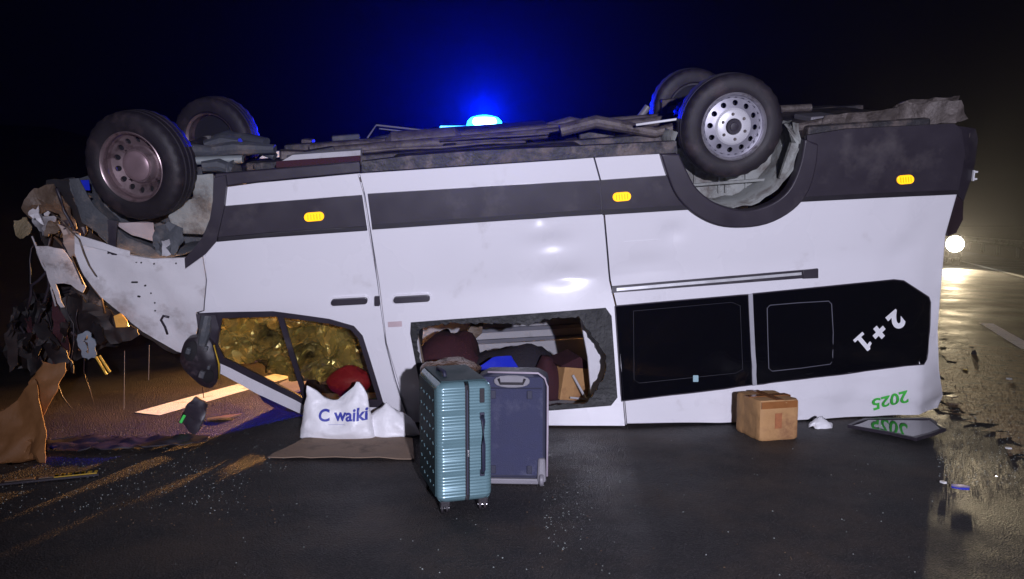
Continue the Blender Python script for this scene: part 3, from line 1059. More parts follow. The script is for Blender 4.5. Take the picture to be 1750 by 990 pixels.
def arch_piece(name, pts, yl, material, amp=0.02, sc=6, seed=1):
    if name in ('bumper_skin', 'torn_fragment', 'engine_cover', 'dark_backing', 'broken_bracket'):
        pts = jag(pts, 2.6 if name != 'broken_bracket' else 1.2)
    P = [vany(*q, yl) for q in pts]
    return crumple([(p.x, p.z) for p in P], lambda x, z: (x, yl, z), amp, sc, 0.035, 0.008, seed).build(name, material, VAN, smooth=30)


arch_piece('arch_liner', [(118, 306), (135, 304), (160, 350), (215, 405), (262, 428), (315, 436), (260, 442), (215, 430), (180, 412), (140, 380)], 0.08, LINERD, .03, 5, 3)
arch_piece('inner_wing', [(302, 345), (366, 330), (366, 358), (345, 400), (300, 400), (285, 372)], 0.14, LINER, .03, 5, 5)
arch_piece('inner_wing', [(196, 378), (262, 382), (262, 415), (225, 402)], 0.12, mat('pinkish_panel', (0.45, 0.38, 0.38), 0.5, var=.3), .03, 5, 6)
arch_piece('inner_wing', [(328, 300), (366, 296), (366, 332), (330, 340)], 0.13, LINER, .03, 5, 16)
arch_piece('broken_bracket', [(186, 376), (200, 379), (198, 436), (183, 434)], 0.0, BLACKP, .015, 6, 7)
arch_piece('broken_bracket', [(265, 395), (285, 378), (310, 390), (318, 410), (300, 436), (284, 420), (276, 440), (258, 420)], 0.05, LINERD, .05, 8, 9)
arch_piece('broken_bracket', [(276, 412), (290, 408), (293, 436), (279, 438)], 0.03, LINING, .03, 9, 12)
arch_piece('fender_edge', [(127, 400), (185, 418), (222, 430), (222, 440), (180, 428), (127, 416)], 0.0, WHITED, .015, 5, 21)


# --- wheels
def disc_holes(mb, r0, y0, r1, y1, n, hr, rc, depth=0.014):
    D = 2 * math.pi / n
    hx, hy = rc * D / 2, (r1 - r0) / 2
    rm = (r0 + r1) / 2
    ca = math.atan2(hy, hx)
    angs = []
    for q0, q1 in ((-ca, ca), (ca, math.pi - ca), (math.pi - ca, math.pi + ca), (math.pi + ca, 2 * math.pi - ca)):
        angs += [q0 + (q1 - q0) * k / 4 for k in range(4)]

    def P(a, r, dy=0):
        t = (r - r0) / (r1 - r0)
        return Vector((r * math.cos(a), y0 + (y1 - y0) * t + dy, r * math.sin(a)))
    m = len(angs)
    for k in range(n):
        c = k * D
        vs = []
        for f in angs:
            cx, sy = math.cos(f), math.sin(f)
            s = min(hx / abs(cx) if abs(cx) > 1e-6 else 9, hy / abs(sy) if abs(sy) > 1e-6 else 9)
            vs.append(P(c + cx * s / rc, rm + sy * s))
        for f in angs:
            vs.append(P(c + math.cos(f) * hr / rc, rm + math.sin(f) * hr))
        for f in angs:
            vs.append(P(c + math.cos(f) * hr / rc, rm + math.sin(f) * hr, depth))
        fs = []
        for i in range(m):
            j = (i + 1) % m
            fs.append((i, j, m + j, m + i))
            fs.append((m + i, m + j, 2 * m + j, 2 * m + i))
        mb.add(vs, fs)


def tyre_mesh():
    pr = [(0.215, 0.030), (0.222, 0.008), (0.236, -0.002), (0.262, -0.006), (0.295, -0.004), (0.318, 0.004), (0.332, 0.015), (0.339, 0.024),
          (0.343, 0.040), (0.344, 0.064), (0.337, 0.066), (0.337, 0.074), (0.345, 0.076), (0.346, 0.108), (0.338, 0.110), (0.338, 0.118), (0.346, 0.120),
          (0.345, 0.150), (0.337, 0.152), (0.337, 0.160), (0.344, 0.162), (0.343, 0.186), (0.338, 0.202), (0.330, 0.212), (0.31, 0.222), (0.27, 0.228), (0.235, 0.224), (0.215, 0.205)]

    def fn(r, y, a, j, k):
        if j in (6, 7, 8, 21, 22, 23):
            r -= 0.005 * ((k // 2) % 2)
        return r, y
    return MB().lathe(pr, 112, fn=fn)


def wheel(cx, y, cz, style, flip=False, steer=0.0, name='wheel'):
    mtx = Matrix.Translation((cx, y, cz)) @ Matrix.Rotation(steer, 4, 'Z')
    if flip:
        mtx = mtx @ Matrix.Rotation(math.pi, 4, 'Z')
    mtx = mtx @ Matrix.Rotation(random.uniform(0, 1), 4, 'Y')
    w = tyre_mesh().move(mtx).build('wheel', RUBBER, VAN, smooth=30)
    for rr in (0.250, 0.300, 0.312):
        pass
    st = STEEL if style == 'rear' else STEELD
    mb = MB()
    mb.lathe([(0.206, 0.20), (0.206, 0.05), (0.203, 0.030), (0.207, 0.014), (0.219, 0.004), (0.224, 0.008), (0.222, 0.03)], 72)
    # the far rim barrel
    mb.lathe([(0.206, 0.20), (0.222, 0.215), (0.222, 0.222)], 72)
    mb.move(mtx).build('rim', st, w, smooth=40)
    mb = MB()
    if style == 'rear':
        mb.lathe([(0.204, 0.040), (0.196, 0.044), (0.186, 0.050)], 72)
        disc_holes(mb, 0.122, 0.030, 0.186, 0.050, 12, 0.0185, 0.154)
        hp = MB().lathe([(0.1225, 0.030), (0.114, 0.020), (0.108, 0.015), (0.055, 0.015), (0.052, 0.030)], 72).move(mtx).build('hub_plate', mat('pale_hub_plate', (.72, .71, .75), .38, metal=.3, var=.12), w, smooth=40)
    else:
        mb.lathe([(0.204, 0.056), (0.195, 0.080)], 72)
        disc_holes(mb, 0.128, 0.112, 0.195, 0.080, 14, 0.0185, 0.162)
        mb.lathe([(0.128, 0.112), (0.118, 0.108), (0.112, 0.085), (0.105, 0.072), (0.097, 0.070)], 72)
    mb.move(mtx).build('rim_disc', mat('grey_rim_disc', (.34, .33, .38), .42, metal=.45, var=.3, scale=14) if style == 'rear' else st, w, smooth=40, weld=True)
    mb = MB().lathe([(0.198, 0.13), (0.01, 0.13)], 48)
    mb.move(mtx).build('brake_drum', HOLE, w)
    if style == 'rear':
        mb = MB().lathe([(0.0535, 0.030), (0.050, 0.012), (0.046, 0.006), (0.030, 0.006), (0.028, -0.002), (0.012, -0.004), (0.0, -0.004)], 32)
        mb.move(mtx).build('hub', BLACKP, w, smooth=30)
        for k in range(6):
            a = k * math.pi / 3 + .2
            m2 = mtx @ Matrix.Translation((0.083 * math.cos(a), 0, 0.083 * math.sin(a)))
            MB().lathe([(0.011, 0.019), (0.011, 0.008), (0.008, 0.005), (0.0, 0.005)], 6).move(m2).build('wheel_nut', RUSTY, w)
    else:
        mb = MB().lathe([(0.099, 0.075), (0.094, 0.056), (0.080, 0.046), (0.06, 0.043), (0.03, 0.041), (0.0, 0.041)], 40)
        mb.move(mtx).build('hub_cap', mat('pinkish_hub_cap', (0.36, 0.25, 0.27), 0.38, metal=0.45, var=.35, scale=12), w, smooth=30)
    return w


random.seed(5)
wheel(wr.x, 0.015, wr.z, 'rear')
w_ = vany(1176, 186, 1.75)
wheel(w_.x, 1.80, w_.z, 'rear', True)
wheel(wf.x, -0.02, wf.z, 'front', steer=R(-17))
w_ = vany(382, 236, 1.70)
wheel(w_.x, 1.74, w_.z, 'front', True, steer=R(-17))

# --- crushed nose: torn wing, bumper skin, lamp, wiring
arch_piece('torn_wing', [(66, 418), (85, 420), (109, 427), (128, 455), (146, 489), (140, 501), (118, 490), (95, 488), (100, 505), (112, 528), (106, 528), (90, 500), (74, 465)], 0.10, mat('smeared_white_skin', (.60, .57, .58), .45, var=.2, scale=4, dirt=(.17, .12, .10), dirt_amt=.45, dirt_scale=5, bump=.3, bscale=20), .05, 4, 31)
arch_piece('bumper_skin', [(45, 345), (62, 325), (100, 312), (112, 340), (125, 395), (118, 410), (95, 398), (98, 372), (75, 360), (56, 375), (48, 372)], 0.18, BROWNM, .08, 5, 33)
arch_piece('bumper_skin', [(50, 368), (66, 360), (100, 372), (100, 396), (70, 402), (55, 392)], 0.12, LINING, .06, 7, 35)
arch_piece('bumper_skin', [(20, 378), (42, 372), (56, 395), (48, 404), (26, 400)], 0.30, mat('dirty_cream', (.24, .19, .11), .6, var=.5, scale=14, bump=.5), .05, 7, 36)
arch_piece('bumper_skin', [(104, 380), (134, 395), (142, 425), (140, 445), (122, 440), (108, 410)], 0.06, mat('torn_pink_skin', (0.40, 0.31, 0.27), 0.55, var=.4, scale=9), .06, 8, 37)
arch_piece('dark_backing', [(78, 310), (125, 305), (140, 330), (150, 400), (210, 440), (200, 520), (130, 470), (75, 420), (64, 380)], 0.42, HOLE, .05, 4, 38)
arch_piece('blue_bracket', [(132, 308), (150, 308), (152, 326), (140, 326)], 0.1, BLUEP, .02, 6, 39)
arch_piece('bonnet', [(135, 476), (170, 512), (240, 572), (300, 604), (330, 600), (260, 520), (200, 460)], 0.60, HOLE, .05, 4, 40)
arch_piece('engine_cover', [(130, 480), (160, 500), (215, 545), (230, 570), (190, 575), (150, 560), (120, 520)], 0.50, DARKU, .08, 7, 41)
arch_piece('indicator_lens', [(193, 540), (205, 535), (216, 548), (220, 560), (198, 560)], 0.12, mat('amber_glass', (0.75, 0.42, 0.10), .3), .02, 9, 42)
random.seed(9)
for i in range(9):
    p = vany(random.uniform(45, 140), random.uniform(320, 440), random.uniform(.05, .35))
    pts = [p]
    d = Vector((random.uniform(-.06, .08), random.uniform(-.04, .02), random.uniform(-.09, .02)))
    for k in range(6):
        d = d * .8 + Vector((random.uniform(-.03, .03), random.uniform(-.02, .02), random.uniform(-.05, .015)))
        pts.append(pts[-1] + d)
    MB().tube(pts, random.choice((.005, .007, .010)), 6).build('torn_wire', random.choice((BLACKP, BLACKP, BROWNM, LINING)), VAN, smooth='all')
for i in range(10):
    x, y = random.uniform(50, 128), random.uniform(312, 420)
    arch_piece('torn_fragment', [(x, y), (x + random.uniform(8, 26), y + random.uniform(-8, 4)), (x + random.uniform(10, 28), y + random.uniform(10, 24)), (x + random.uniform(-6, 6), y + random.uniform(8, 22))],
               random.uniform(.02, .3), random.choice((BROWNM, BLACKP, WHITED, LINERD, BROWNM)), .06, 10, 50 + i)
MB().tube([vany(*q, .05) for q in ((126, 385), (108, 392), (102, 402), (108, 420), (122, 440), (135, 470), (142, 486))], 0.006, 6).build('torn_wire', BLACKP, VAN, smooth='all')
# hanging wing and lamp remains below the nose
for i, (pts, yl, mt, am) in enumerate((
        ([(100, 520), (125, 500), (160, 515), (230, 560), (236, 575), (190, 585), (150, 575), (120, 560)], .25, NEARBLK, .06),
        ([(132, 575), (150, 566), (160, 590), (163, 612), (148, 618), (136, 600)], .10, mat('pale_lamp_housing', (0.24, 0.29, 0.34), .3, var=.3), .03),
        ([(155, 555), (176, 560), (180, 580), (168, 590), (158, 575)], .12, NEARBLK, .04),
        ([(84, 515), (100, 510), (112, 545), (118, 600), (100, 640), (86, 610), (92, 560)], .30, FABRICM, .06),
        ([(30, 535), (60, 515), (90, 530), (86, 600), (60, 640), (35, 610), (20, 570)], .45, NEARBLK, .08),
        ([(10, 570), (26, 545), (34, 570), (28, 630), (14, 640)], .40, mat('greyish_rag', (0.035, 0.026, 0.027), .8, var=.4), .05),
        ([(60, 560), (78, 545), (98, 580), (120, 620), (128, 640), (108, 634), (84, 610)], .2, NEARBLK, .05))):
    arch_piece('torn_fragment', pts, yl, mt, am, 6, 70 + i)
random.seed(61)
arch_piece('dark_backing', [(8, 560), (24, 528), (60, 505), (110, 480), (150, 490), (210, 540), (236, 572), (200, 588), (150, 600), (110, 628), (60, 636), (24, 630)], .75, NEARBLK, .10, 4, 140)  # dark sheet added behind the debris to bind it into one dark mass
for (x, y, yl, sx, sy, sz) in ((190, 545, .8, .30, .5, .22), (140, 535, .7, .26, .4, .26), (100, 540, .75, .22, .35, .30), (60, 560, .8, .22, .30, .24), (160, 490, .9, .4, .5, .3)):
    p = vany(x, y, yl)
    eb = MB().box(p, (sx, sy, sz), Matrix.Rotation(random.uniform(-.4, .4), 3, 'Y')).build('engine_block', NEARBLK, VAN, bevel=.03)
    for k in range(3):
        MB().tube([p + Vector((random.uniform(-sx, sx) * .5, -sy * .5 - .02, random.uniform(-sz, sz) * .5)) for _ in range(4)], .014, 7).build('coolant_hose', BLACKP, eb, smooth='all')
random.seed(77)
for i in range(26):
    x, y = random.uniform(10, 150), random.uniform(505, 600)
    q = [(x + random.uniform(-13, 13), y + random.uniform(-14, 14)) for _ in range(3)]
    q.append((x + random.uniform(-6, 6), y + random.uniform(14, 34)))
    cx_, cy_ = sum(p[0] for p in q) / 4, sum(p[1] for p in q) / 4
    q.sort(key=lambda p: math.atan2(p[1] - cy_, p[0] - cx_))
    arch_piece('torn_fragment', q, random.uniform(.0, .55), random.choice((NEARBLK, NEARBLK, NEARBLK, FABRICM, DARKU, NEARBLK)), .07, 9, 100 + i)
for i in range(5):
    x, y = random.uniform(30, 140), random.uniform(500, 560)
    pts = [vany(x, y, random.uniform(.05, .4))]
    d = Vector((random.uniform(-.03, .03), 0, -.05))
    for k in range(7):
        d = d * .7 + Vector((random.uniform(-.03, .03), random.uniform(-.02, .02), random.uniform(-.05, .0)))
        pts.append(pts[-1] + d)
    MB().tube(pts, random.choice((.003, .004, .006)), 6).build('torn_wire', random.choice((BLACKP, BLACKP, FABRICK, FABRICM)), VAN, smooth='all')
for (q0, q1) in (((164, 610), (182, 640)), ((170, 608), (188, 636))):
    MB().tube([vany(*q0, .1), vany(*q1, .1)], 0.008, 6).build('bracket_rod', YEL, VAN)
for (a, b) in (((213, 600), (212, 700)), ((255, 590), (254, 650))):
    MB().tube([vany(*a, .2), vany(*b, .2)], 0.0018, 5).build('dangling_wire', GREYP, VAN)

# --- door mirror hanging by its broken arm
mr = vany(339, 622, -0.06)


MP = [vany(*q, -.06) for q in smooth_poly([(309, 600), (316, 580), (337, 577), (360, 580), (369, 609), (374, 638), (366, 664), (350, 669), (327, 645), (306, 622)], 2)]
mcx, mcz = sum(p.x for p in MP) / len(MP), sum(p.z for p in MP) / len(MP)


def mir_y(x, z):
    d = ((x - mcx) / .16) ** 2 + ((z - mcz) / .20) ** 2
    return (x, -.10 + .07 * min(1.3, d) + .012 * fbm((x, 0, z), 7, 2), z)


MIR = sheet([[(p.x, p.z) for p in MP]], mir_y, .03, .07).build('door_mirror', mat('scuffed_black_plastic', (0.022, 0.017, 0.022), .42, var=.5, scale=12, dirt=(.09, .07, .08), dirt_amt=.35, dirt_scale=9), VAN, smooth=35, bevel=.006)
for ol in ([(313, 598), (320, 586), (334, 583), (338, 600), (330, 618), (316, 614)], [(345, 632), (362, 630), (366, 648), (355, 660), (346, 652)]):
    Q = [vany(*q, -.08) for q in smooth_poly(ol, 2)]
    sheet([[(p.x, p.z) for p in Q]], lambda x, z: (x, mir_y(x, z)[1] - .006, z), .02, .008).build('mirror_recess', HOLE, MIR, smooth=30)
MB().tube([vany(352, 540, -.02), vany(350, 565, -.05), vany(346, 590, -.06)], [.035, .04, .03], 9).build('mirror_arm', LINERD, MIR, smooth=30)
MB().tube([vany(366, 590, -.08), vany(374, 622, -.09), vany(374, 648, -.08)], .006, 8).build('mirror_rim', YEL, MIR, smooth='all')
for (x, y, s) in ((322, 600, .03), (352, 596, .025), (345, 640, .035), (357, 628, .02)):
    p = vany(x, y, -.10)
    MB().box(p, (s, .03, s * 1.4), Matrix.Rotation(R(25), 3, 'Y')).build('mirror_catch', LINERD, MIR, bevel=.006)
MB().tube([vany(346, 662, -.06), vany(348, 680, -.06)], 0.003, 5).build('dangling_wire', FABRICM, MIR)
arch_piece('mirror_base', [(334, 538), (368, 540), (374, 560), (366, 592), (352, 580), (340, 566)], -.012, BLACKP, .015, 8, 90)

# --- seats hanging from the floor, dashboard side
random.seed(15)
for i, x in enumerate((-0.9, 2.1)):
    for y in (0.55, 1.45):
        st = MB().box((x, y, -0.62), (0.48, 0.44, 0.12)).build('passenger_seat', FABRICK, VAN, bevel=0.04)
        MB().box((x + 0.27, y, -0.90), (0.11, 0.43, 0.60), Matrix.Rotation(R(-8), 3, 'Y')).build('seat_back', FABRICK, st, bevel=0.04)
        MB().box((x + 0.02, y, -0.34), (0.3, 0.3, 0.44)).build('seat_frame', DARKU, st, bevel=0.02)

MB().box((-0.80, 1.2, -1.25), (0.05, 1.35, 1.0)).build('light_baffle', FABRICK, VAN, bevel=0.02)  # added partition that keeps headlamp light out of the rear cabin


def dash_fn(t, a):
    k = 3.5
    ca, sa = math.cos(a), math.sin(a)
    q = (abs(ca) ** k + abs(sa) ** k) ** (-1 / k)
    p = Vector((-1.12 + .62 * ca * q * (1 - .2 * t), 6.42 + .16 * sa * q * (1 - .4 * t), .015 + .24 * t))
    return w2v(p + Vector((.04, .04, .06)) * fbm(p, 5, 8) * t)


lump(dash_fn, 14, 40).build('dashboard', FABRICK, VAN, smooth=35)
# crumpled gold sheet added behind the cab window, standing for warm light inside
fp = [vany(*q, .35) for q in ((360, 520), (640, 535), (665, 668), (540, 655), (380, 618))]
crumple([(p.x, p.z) for p in fp], lambda x, z: (x, .42 + .10 * (x + 1.6), z), 0.16, 7.0, 0.022, 0.004, 12).build('lit_cab_sheet', GOLD, VAN, smooth=20)

# ------------------------------------------------------------------ ambulance behind the minibus, facing the camera
AX, AY = -0.05, 10.0
AMB = empty('ambulance', (AX, AY, 0), 'ambulance behind the overturned minibus with a lit blue light bar on its roof', 'ambulance')


def loft(secs):
    """secs: list of (y, half_width, z0, z1, tumble); rounded box sections along y"""
    mb = MB()
    vs, fs = [], []
    for (y, hw, z0, z1, tb) in secs:
        r = min(.16, (z1 - z0) * .3)
        for (x, z) in ((-hw + .05, z0), (-hw, z0 + .1), (-hw, z0 + (z1 - z0) * .5), (-hw + tb, z1 - r), (-hw + tb + r, z1), (hw - tb - r, z1), (hw - tb, z1 - r), (hw, z0 + (z1 - z0) * .5), (hw, z0 + .1), (hw - .05, z0)):
            vs.append((x, y, z))
    n = 10
    for i in range(len(secs) - 1):
        for k in range(n):
            fs.append((i * n + k, i * n + (k + 1) % n, (i + 1) * n + (k + 1) % n, (i + 1) * n + k))
    fs.append(tuple(range(n - 1, -1, -1)))
    fs.append(tuple(range((len(secs) - 1) * n, len(secs) * n)))
    return mb.add(vs, fs)


loft([(0, .90, .35, .95, .03), (.12, .96, .30, 1.12, .04), (.75, .98, .28, 1.32, .05), (1.55, .99, .28, 2.38, .12), (1.9, .99, .28, 2.56, .12), (5.6, .99, .28, 2.58, .1), (5.8, .97, .32, 2.50, .1)]).build('body', AMBW, AMB, smooth=35)
MB().add([(-.80, .78, 1.36), (.80, .78, 1.36), (.74, 1.53, 2.14), (-.74, 1.53, 2.14)], [(0, 1, 2, 3)]).move(Matrix.Translation((0, -.03, .02))).build('windscreen', TINT, AMB, solid=.01)
MB().box((0, -.02, .62), (1.0, .06, .26)).build('grille', BLACKP, AMB, bevel=.02)
MB().box((0, -.04, .40), (1.8, .12, .18)).build('bumper', BLACKP, AMB, bevel=.04)
WARM = emit('warm_headlamp', (1.0, 0.50, 0.16), 30)
for s in (-1, 1):
    MB().box((s * .70, -.005, .80), (.30, .07, .20)).build('headlamp', WARM, AMB, bevel=.03)
    MB().box((s * 1.12, .95, 1.55), (.18, .12, .30)).build('mirror', BLACKP, AMB, bevel=.04)
    l = lamp('headlight_beam', 'SPOT', (AX + s * .70, AY - .10, .80), 2400, (1.0, .47, .13), .05, (AX + s * .70 - 1.2, AY - 5, 0), 75, .6)
    for y in (.95, 4.6):
        wv = MB().lathe([(.2, -.11), (.31, -.11), (.34, -.08), (.34, .08), (.31, .11), (.2, .11)], 36).move(Matrix.Translation((s * .86, y, .34)) @ Matrix.Rotation(R(90), 4, 'Z'))
        wo = wv.build('wheel', RUBBER, AMB, smooth=30)
        MB().lathe([(0, -.09), (.2, -.10), (.2, .10), (0, .09)], 24).move(Matrix.Translation((s * .86, y, .34)) @ Matrix.Rotation(R(90), 4, 'Z')).build('rim', STEEL, wo)
# light bar
bx = at(828, 205, AY + 1.7)
bz = bx.z
LB = MB().box((0.0, 1.7, 2.66), (1.3, .30, .18)).build('light_bar', BLACKP, AMB, bevel=.02)
LENS = bpy.data.materials.new('blue_lens')
LENS.use_nodes = True
nt = LENS.node_tree
nt.nodes.remove(nt.nodes['Principled BSDF'])
tb = nd(nt, 'ShaderNodeBsdfTransparent')
tb.inputs[0].default_value = (.5, .8, 1, 1)
em = nd(nt, 'ShaderNodeEmission')
em.inputs[0].default_value = (.03, .50, 1, 1)
em.inputs[1].default_value = 5
ad = nd(nt, 'ShaderNodeAddShader')
nt.links.new(tb.outputs[0], ad.inputs[0])
nt.links.new(em.outputs[0], ad.inputs[1])
nt.links.new(ad.outputs[0], nt.nodes['Material Output'].inputs[0])
lx = bx.x - AX
MB().lathe([(.0, -.0), (.255, 0), (.262, .05), (.25, .11), (.20, .16), (.10, .19), (0, .20)], 32).move(Matrix.Translation((lx, 1.7, 2.80)) @ Matrix.Rotation(R(90), 4, 'X').to_4x4()).move(Matrix.Identity(4)).build('beacon_lens', LENS, LB, smooth=40)
MB().lathe([(0, 0), (.15, 0), (.18, .04), (.16, .09), (0, .11)], 24).move(Matrix.Translation((lx, 1.7, 2.86)) @ Matrix.Rotation(R(90), 4, 'X')).build('beacon_bulb', emit('beacon_glow', (.75, .95, 1.0), 14), LB, smooth=40)
MB().box((lx - .22, 1.60, 2.79), (.84, .22, .07)).build('light_bar_lens', emit('light_bar_glow', (.01, .25, 1.0), 6), LB, bevel=.02)
lamp('beacon_light', 'SPOT', (AX + lx, AY + 1.38, 2.98), 2900, (.0, .010, 1.0), .06, (0, 0, 4.2), 97, .9)

# ------------------------------------------------------------------ oncoming car with its lamps on
hl = at(1637, 415, 27.0)
CAR = empty('oncoming_car', (hl.x - .1, hl.y, 0), 'oncoming car with glaring headlamps on the lane beyond the minibus tail', 'car', rot=(0, 0, -R(21.2)))
loft([(0, .78, .30, .72, .03), (.15, .86, .25, .80, .05), (1.05, .88, .22, .95, .06), (1.1, .88, .22, .97, .06), (1.9, .88, .22, 1.42, .22), (3.1, .88, .22, 1.44, .22), (4.0, .86, .25, 1.0, .12), (4.3, .80, .30, .9, .05)]).move(Matrix.Translation((-.62, 0, 0))).build('body', CARP, CAR, smooth=35)
MB().add([(-.72 - .62, 1.1, 1.0), (.72 - .62, 1.1, 1.0), (.60 - .62, 1.82, 1.38), (-.60 - .62, 1.82, 1.38)], [(0, 1, 2, 3)]).move(Matrix.Translation((0, -.03, .02))).build('windscreen', TINT, CAR, solid=.01)
MB().box((-.62, -.01, .42), (.9, .04, .16)).build('grille', BLACKP, CAR, bevel=.02)
for s in (-1, 1):
    MB().lathe([(0, -.06), (.20, -.05), (.28, .0), (.25, .08), (0, .09)], 24).move(Matrix.Translation((s * .62 - .62, -.02, .76))).build('headlamp', emit('headlamp_glare', (1, .98, .85), 16), CAR, smooth=40)  # disc oversized to stand in for the bloom round the lamp
    p = CAR.location + Matrix.Rotation(-R(21.2), 3, 'Z') @ Vector((s * .62 - .62, -.12, .76))
    lamp('headlight_beam', 'SPOT', p, 1500, (1.0, .80, .50), .12, (7.0, 10.0, -1.2), 44, .8)
    for y in (.8, 3.4):
        wo = MB().lathe([(.18, -.10), (.28, -.10), (.30, -.07), (.30, .07), (.28, .10), (.18, .10)], 30).move(Matrix.Translation((s * .78 - .62, y, .30)) @ Matrix.Rotation(R(90), 4, 'Z')).build('wheel', RUBBER, CAR, smooth=30)
        MB().lathe([(0, -.08), (.18, -.09), (.18, .09), (0, .08)], 20).move(Matrix.Translation((s * .78 - .62, y, .30)) @ Matrix.Rotation(R(90), 4, 'Z')).build('rim', STEEL, wo)
    MB().box((s * .98 - .62, 1.35, .98), (.18, .1, .12)).build('mirror', CARP, CAR, bevel=.03)

# ------------------------------------------------------------------ guard rail on the far right
GR = empty('guard_rail', UR * 30 + NR * 8.0, 'galvanised guard rail along the right edge of the road', 'guard rail', rot=(0, 0, -R(21.2)))
mb = MB()
prof = [(0, .44), (.05, .47), (.05, .53), (.0, .57), (.0, .61), (.05, .65), (.05, .71), (0, .75)]
vs = [(-x, s, z) for s in (-28, 90) for (x, z) in prof]
n = len(prof)
mb.add(vs, [(k, k + 1, n + k + 1, n + k) for k in range(n - 1)]).build('rail_beam', GALV, GR, solid=.006)
pm = MB().box((.07, 0, .34), (.10, .12, .72))
po = pm.build('rail_post', GALV, GR, bevel=.01)
for k in range(-14, 22):
    c = po.copy()
    COL.objects.link(c)
    c.parent = GR
    c.location = (0, k * 4 + 2, 0)

# ------------------------------------------------------------------ teal hard-shell suitcase
gp = ground(748, 884)
ts = empty('suitcase', gp, 'teal ribbed hard shell suitcase standing on four wheels in front', 'suitcase', rot=(0, 0, R(17)))
SW, SD, SH, SB = 0.275, 0.47, 0.595, 0.055     # thickness seen, width going away, height, wheel height


def shell(x0, x1):
    mb = MB()
    vs, fs = [], []
    NZ = 118
    prof_n = 0
    for i in range(NZ + 1):
        t = i / NZ
        z = SB + SH * t
        rib = 0.0022 * math.sin(t * 2 * math.pi * 38) if .05 < t < .95 else 0
        e = min(t, 1 - t) * SH
        ins = 0.0
        if e < .045:
            ins = .045 - math.sqrt(max(0, .045 ** 2 - (.045 - e) ** 2))
        ring_ = []
        rc = .035
        xa, xb = x0, x1
        pts = []
        # rounded on the outer face only
        if x0 < 0.1:
            xo, xi = x0, x1
            sg = 1
        else:
            xo, xi = x1, x0
            sg = -1
        pts.append((xi, 0))
        pts.append((xo + sg * rc, 0))
        for k in range(1, 6):
            a = k / 6 * math.pi / 2
            pts.append((xo + sg * rc * (1 - math.sin(a)), rc * (1 - math.cos(a))))
        pts.append((xo, rc))
        pts.append((xo, SD - rc))
        for k in range(1, 6):
            a = k / 6 * math.pi / 2
            pts.append((xo + sg * rc * (1 - math.cos(a)), SD - rc * (1 - math.sin(a))))
        pts.append((xo + sg * rc, SD))
        pts.append((xi, SD))
        m = len(pts)
        for (x, y) in pts:
            xx = x + sg * ins * (1 if abs(x - xi) > .02 else 0)
            yy = y
            if y < .02:
                yy = y + ins - rib
            elif y > SD - .02:
                yy = y - ins + rib
            vs.append((xx, yy, z))
        prof_n = m
    for i in range(NZ):
        for k in range(prof_n):
            q = (k + 1) % prof_n
            fs.append((i * prof_n + k, i * prof_n + q, (i + 1) * prof_n + q, (i + 1) * prof_n + k))
    fs.append(tuple(range(prof_n - 1, -1, -1)))
    fs.append(tuple(range(NZ * prof_n, (NZ + 1) * prof_n)))
    return mb.add(vs, fs)


shell(0.0, .138).build('shell', TEAL, ts, smooth=50)
shell(.160, SW).build('shell', TEAL, ts, smooth=50)
MB().box((.149, SD / 2, SB + SH / 2 - .004), (.024, SD - .012, SH - .022)).build('zip_tape', ZIP, ts, bevel=.012)
MB().box((.149, .003, SB + SH / 2), (.007, .006, SH - .08)).build('zip', CHROME if False else NAVYD, ts)
MB().box((.152, -.004, SB + .245), (.012, .010, .036)).build('zip_pull', CHROME, ts, bevel=.003)
# outer face, its shade painted as a darker teal panel; studs
MB().box((-.002, SD / 2, SB + SH / 2), (.006, SD - .064, SH - .07)).build('shaded_face', TEAL_SHADED, ts, bevel=.002)
stud = None
for i in range(5):
    for j in range(7):
        m_ = MB()
        if stud is None:
            m_.box((0, 0, 0), (.006, .020, .007))
            stud = m_.build('stud', TEAL, ts, bevel=.003)
            o = stud
        else:
            o = stud.copy()
            COL.objects.link(o)
            o.parent = ts
        o.location = (-.006, .07 + i * .075, SB + .08 + j * .07)
        o.rotation_euler = (R(35 if (i + j) % 2 else -35), 0, 0)
# top panel painted darker for shade, handles
MB().box((SW / 2, SD / 2, SB + SH + .001), (SW - .05, SD - .05, .008)).build('shaded_top', TEAL_SHADED, ts, bevel=.002)
for z0, z1 in ((SB + .145, SB + .425),):
    MB().tube([(.222, -.004, z0), (.222, -.028, z0 + .02), (.222, -.030, (z0 + z1) / 2), (.222, -.028, z1 - .02), (.222, -.004, z1)], .0095, 10).build('side_handle', NAVYD, ts, smooth='all')
for z in (SB + .145, SB + .425):
    MB().box((.222, -.003, z), (.024, .010, .035)).build('handle_mount', NAVYD, ts, bevel=.004)
MB().box((.222, -.002, SB + .525), (.024, .010, .07)).build('combination_lock', ZIP, ts, bevel=.003)
MB().tube([(.07, .14, SB + SH), (.07, .15, SB + SH + .025), (.07, .30, SB + SH + .025), (.07, .31, SB + SH)], .010, 8).build('carry_handle', NAVYD, ts, smooth='all')
for (x, y) in ((.045, .05), (SW - .04, .05), (.045, SD - .05), (SW - .04, SD - .05)):
    h_ = MB().box((x, y, SB * .85), (.05, .05, .035)).build('wheel_mount', ZIP, ts, bevel=.008)
    wl = MB()
    for d in (-.012, .012):
        wl.add(*(lambda q: (q.v, q.f))(MB().lathe([(0, -.008), (.020, -.008), (.026, -.004), (.026, .004), (.020, .008), (0, .008)], 20).move(Matrix.Translation((x + d, y - .005, .026)) @ Matrix.Rotation(R(75), 4, 'Z'))))
    wl.build('wheel', RUBBER, h_, smooth=30)
    MB().lathe([(0, -.023), (.010, -.022), (.010, .022), (0, .023)], 12).move(Matrix.Translation((x, y - .005, .026)) @ Matrix.Rotation(R(75), 4, 'Z')).build('hub', CHROME, h_, smooth=30)

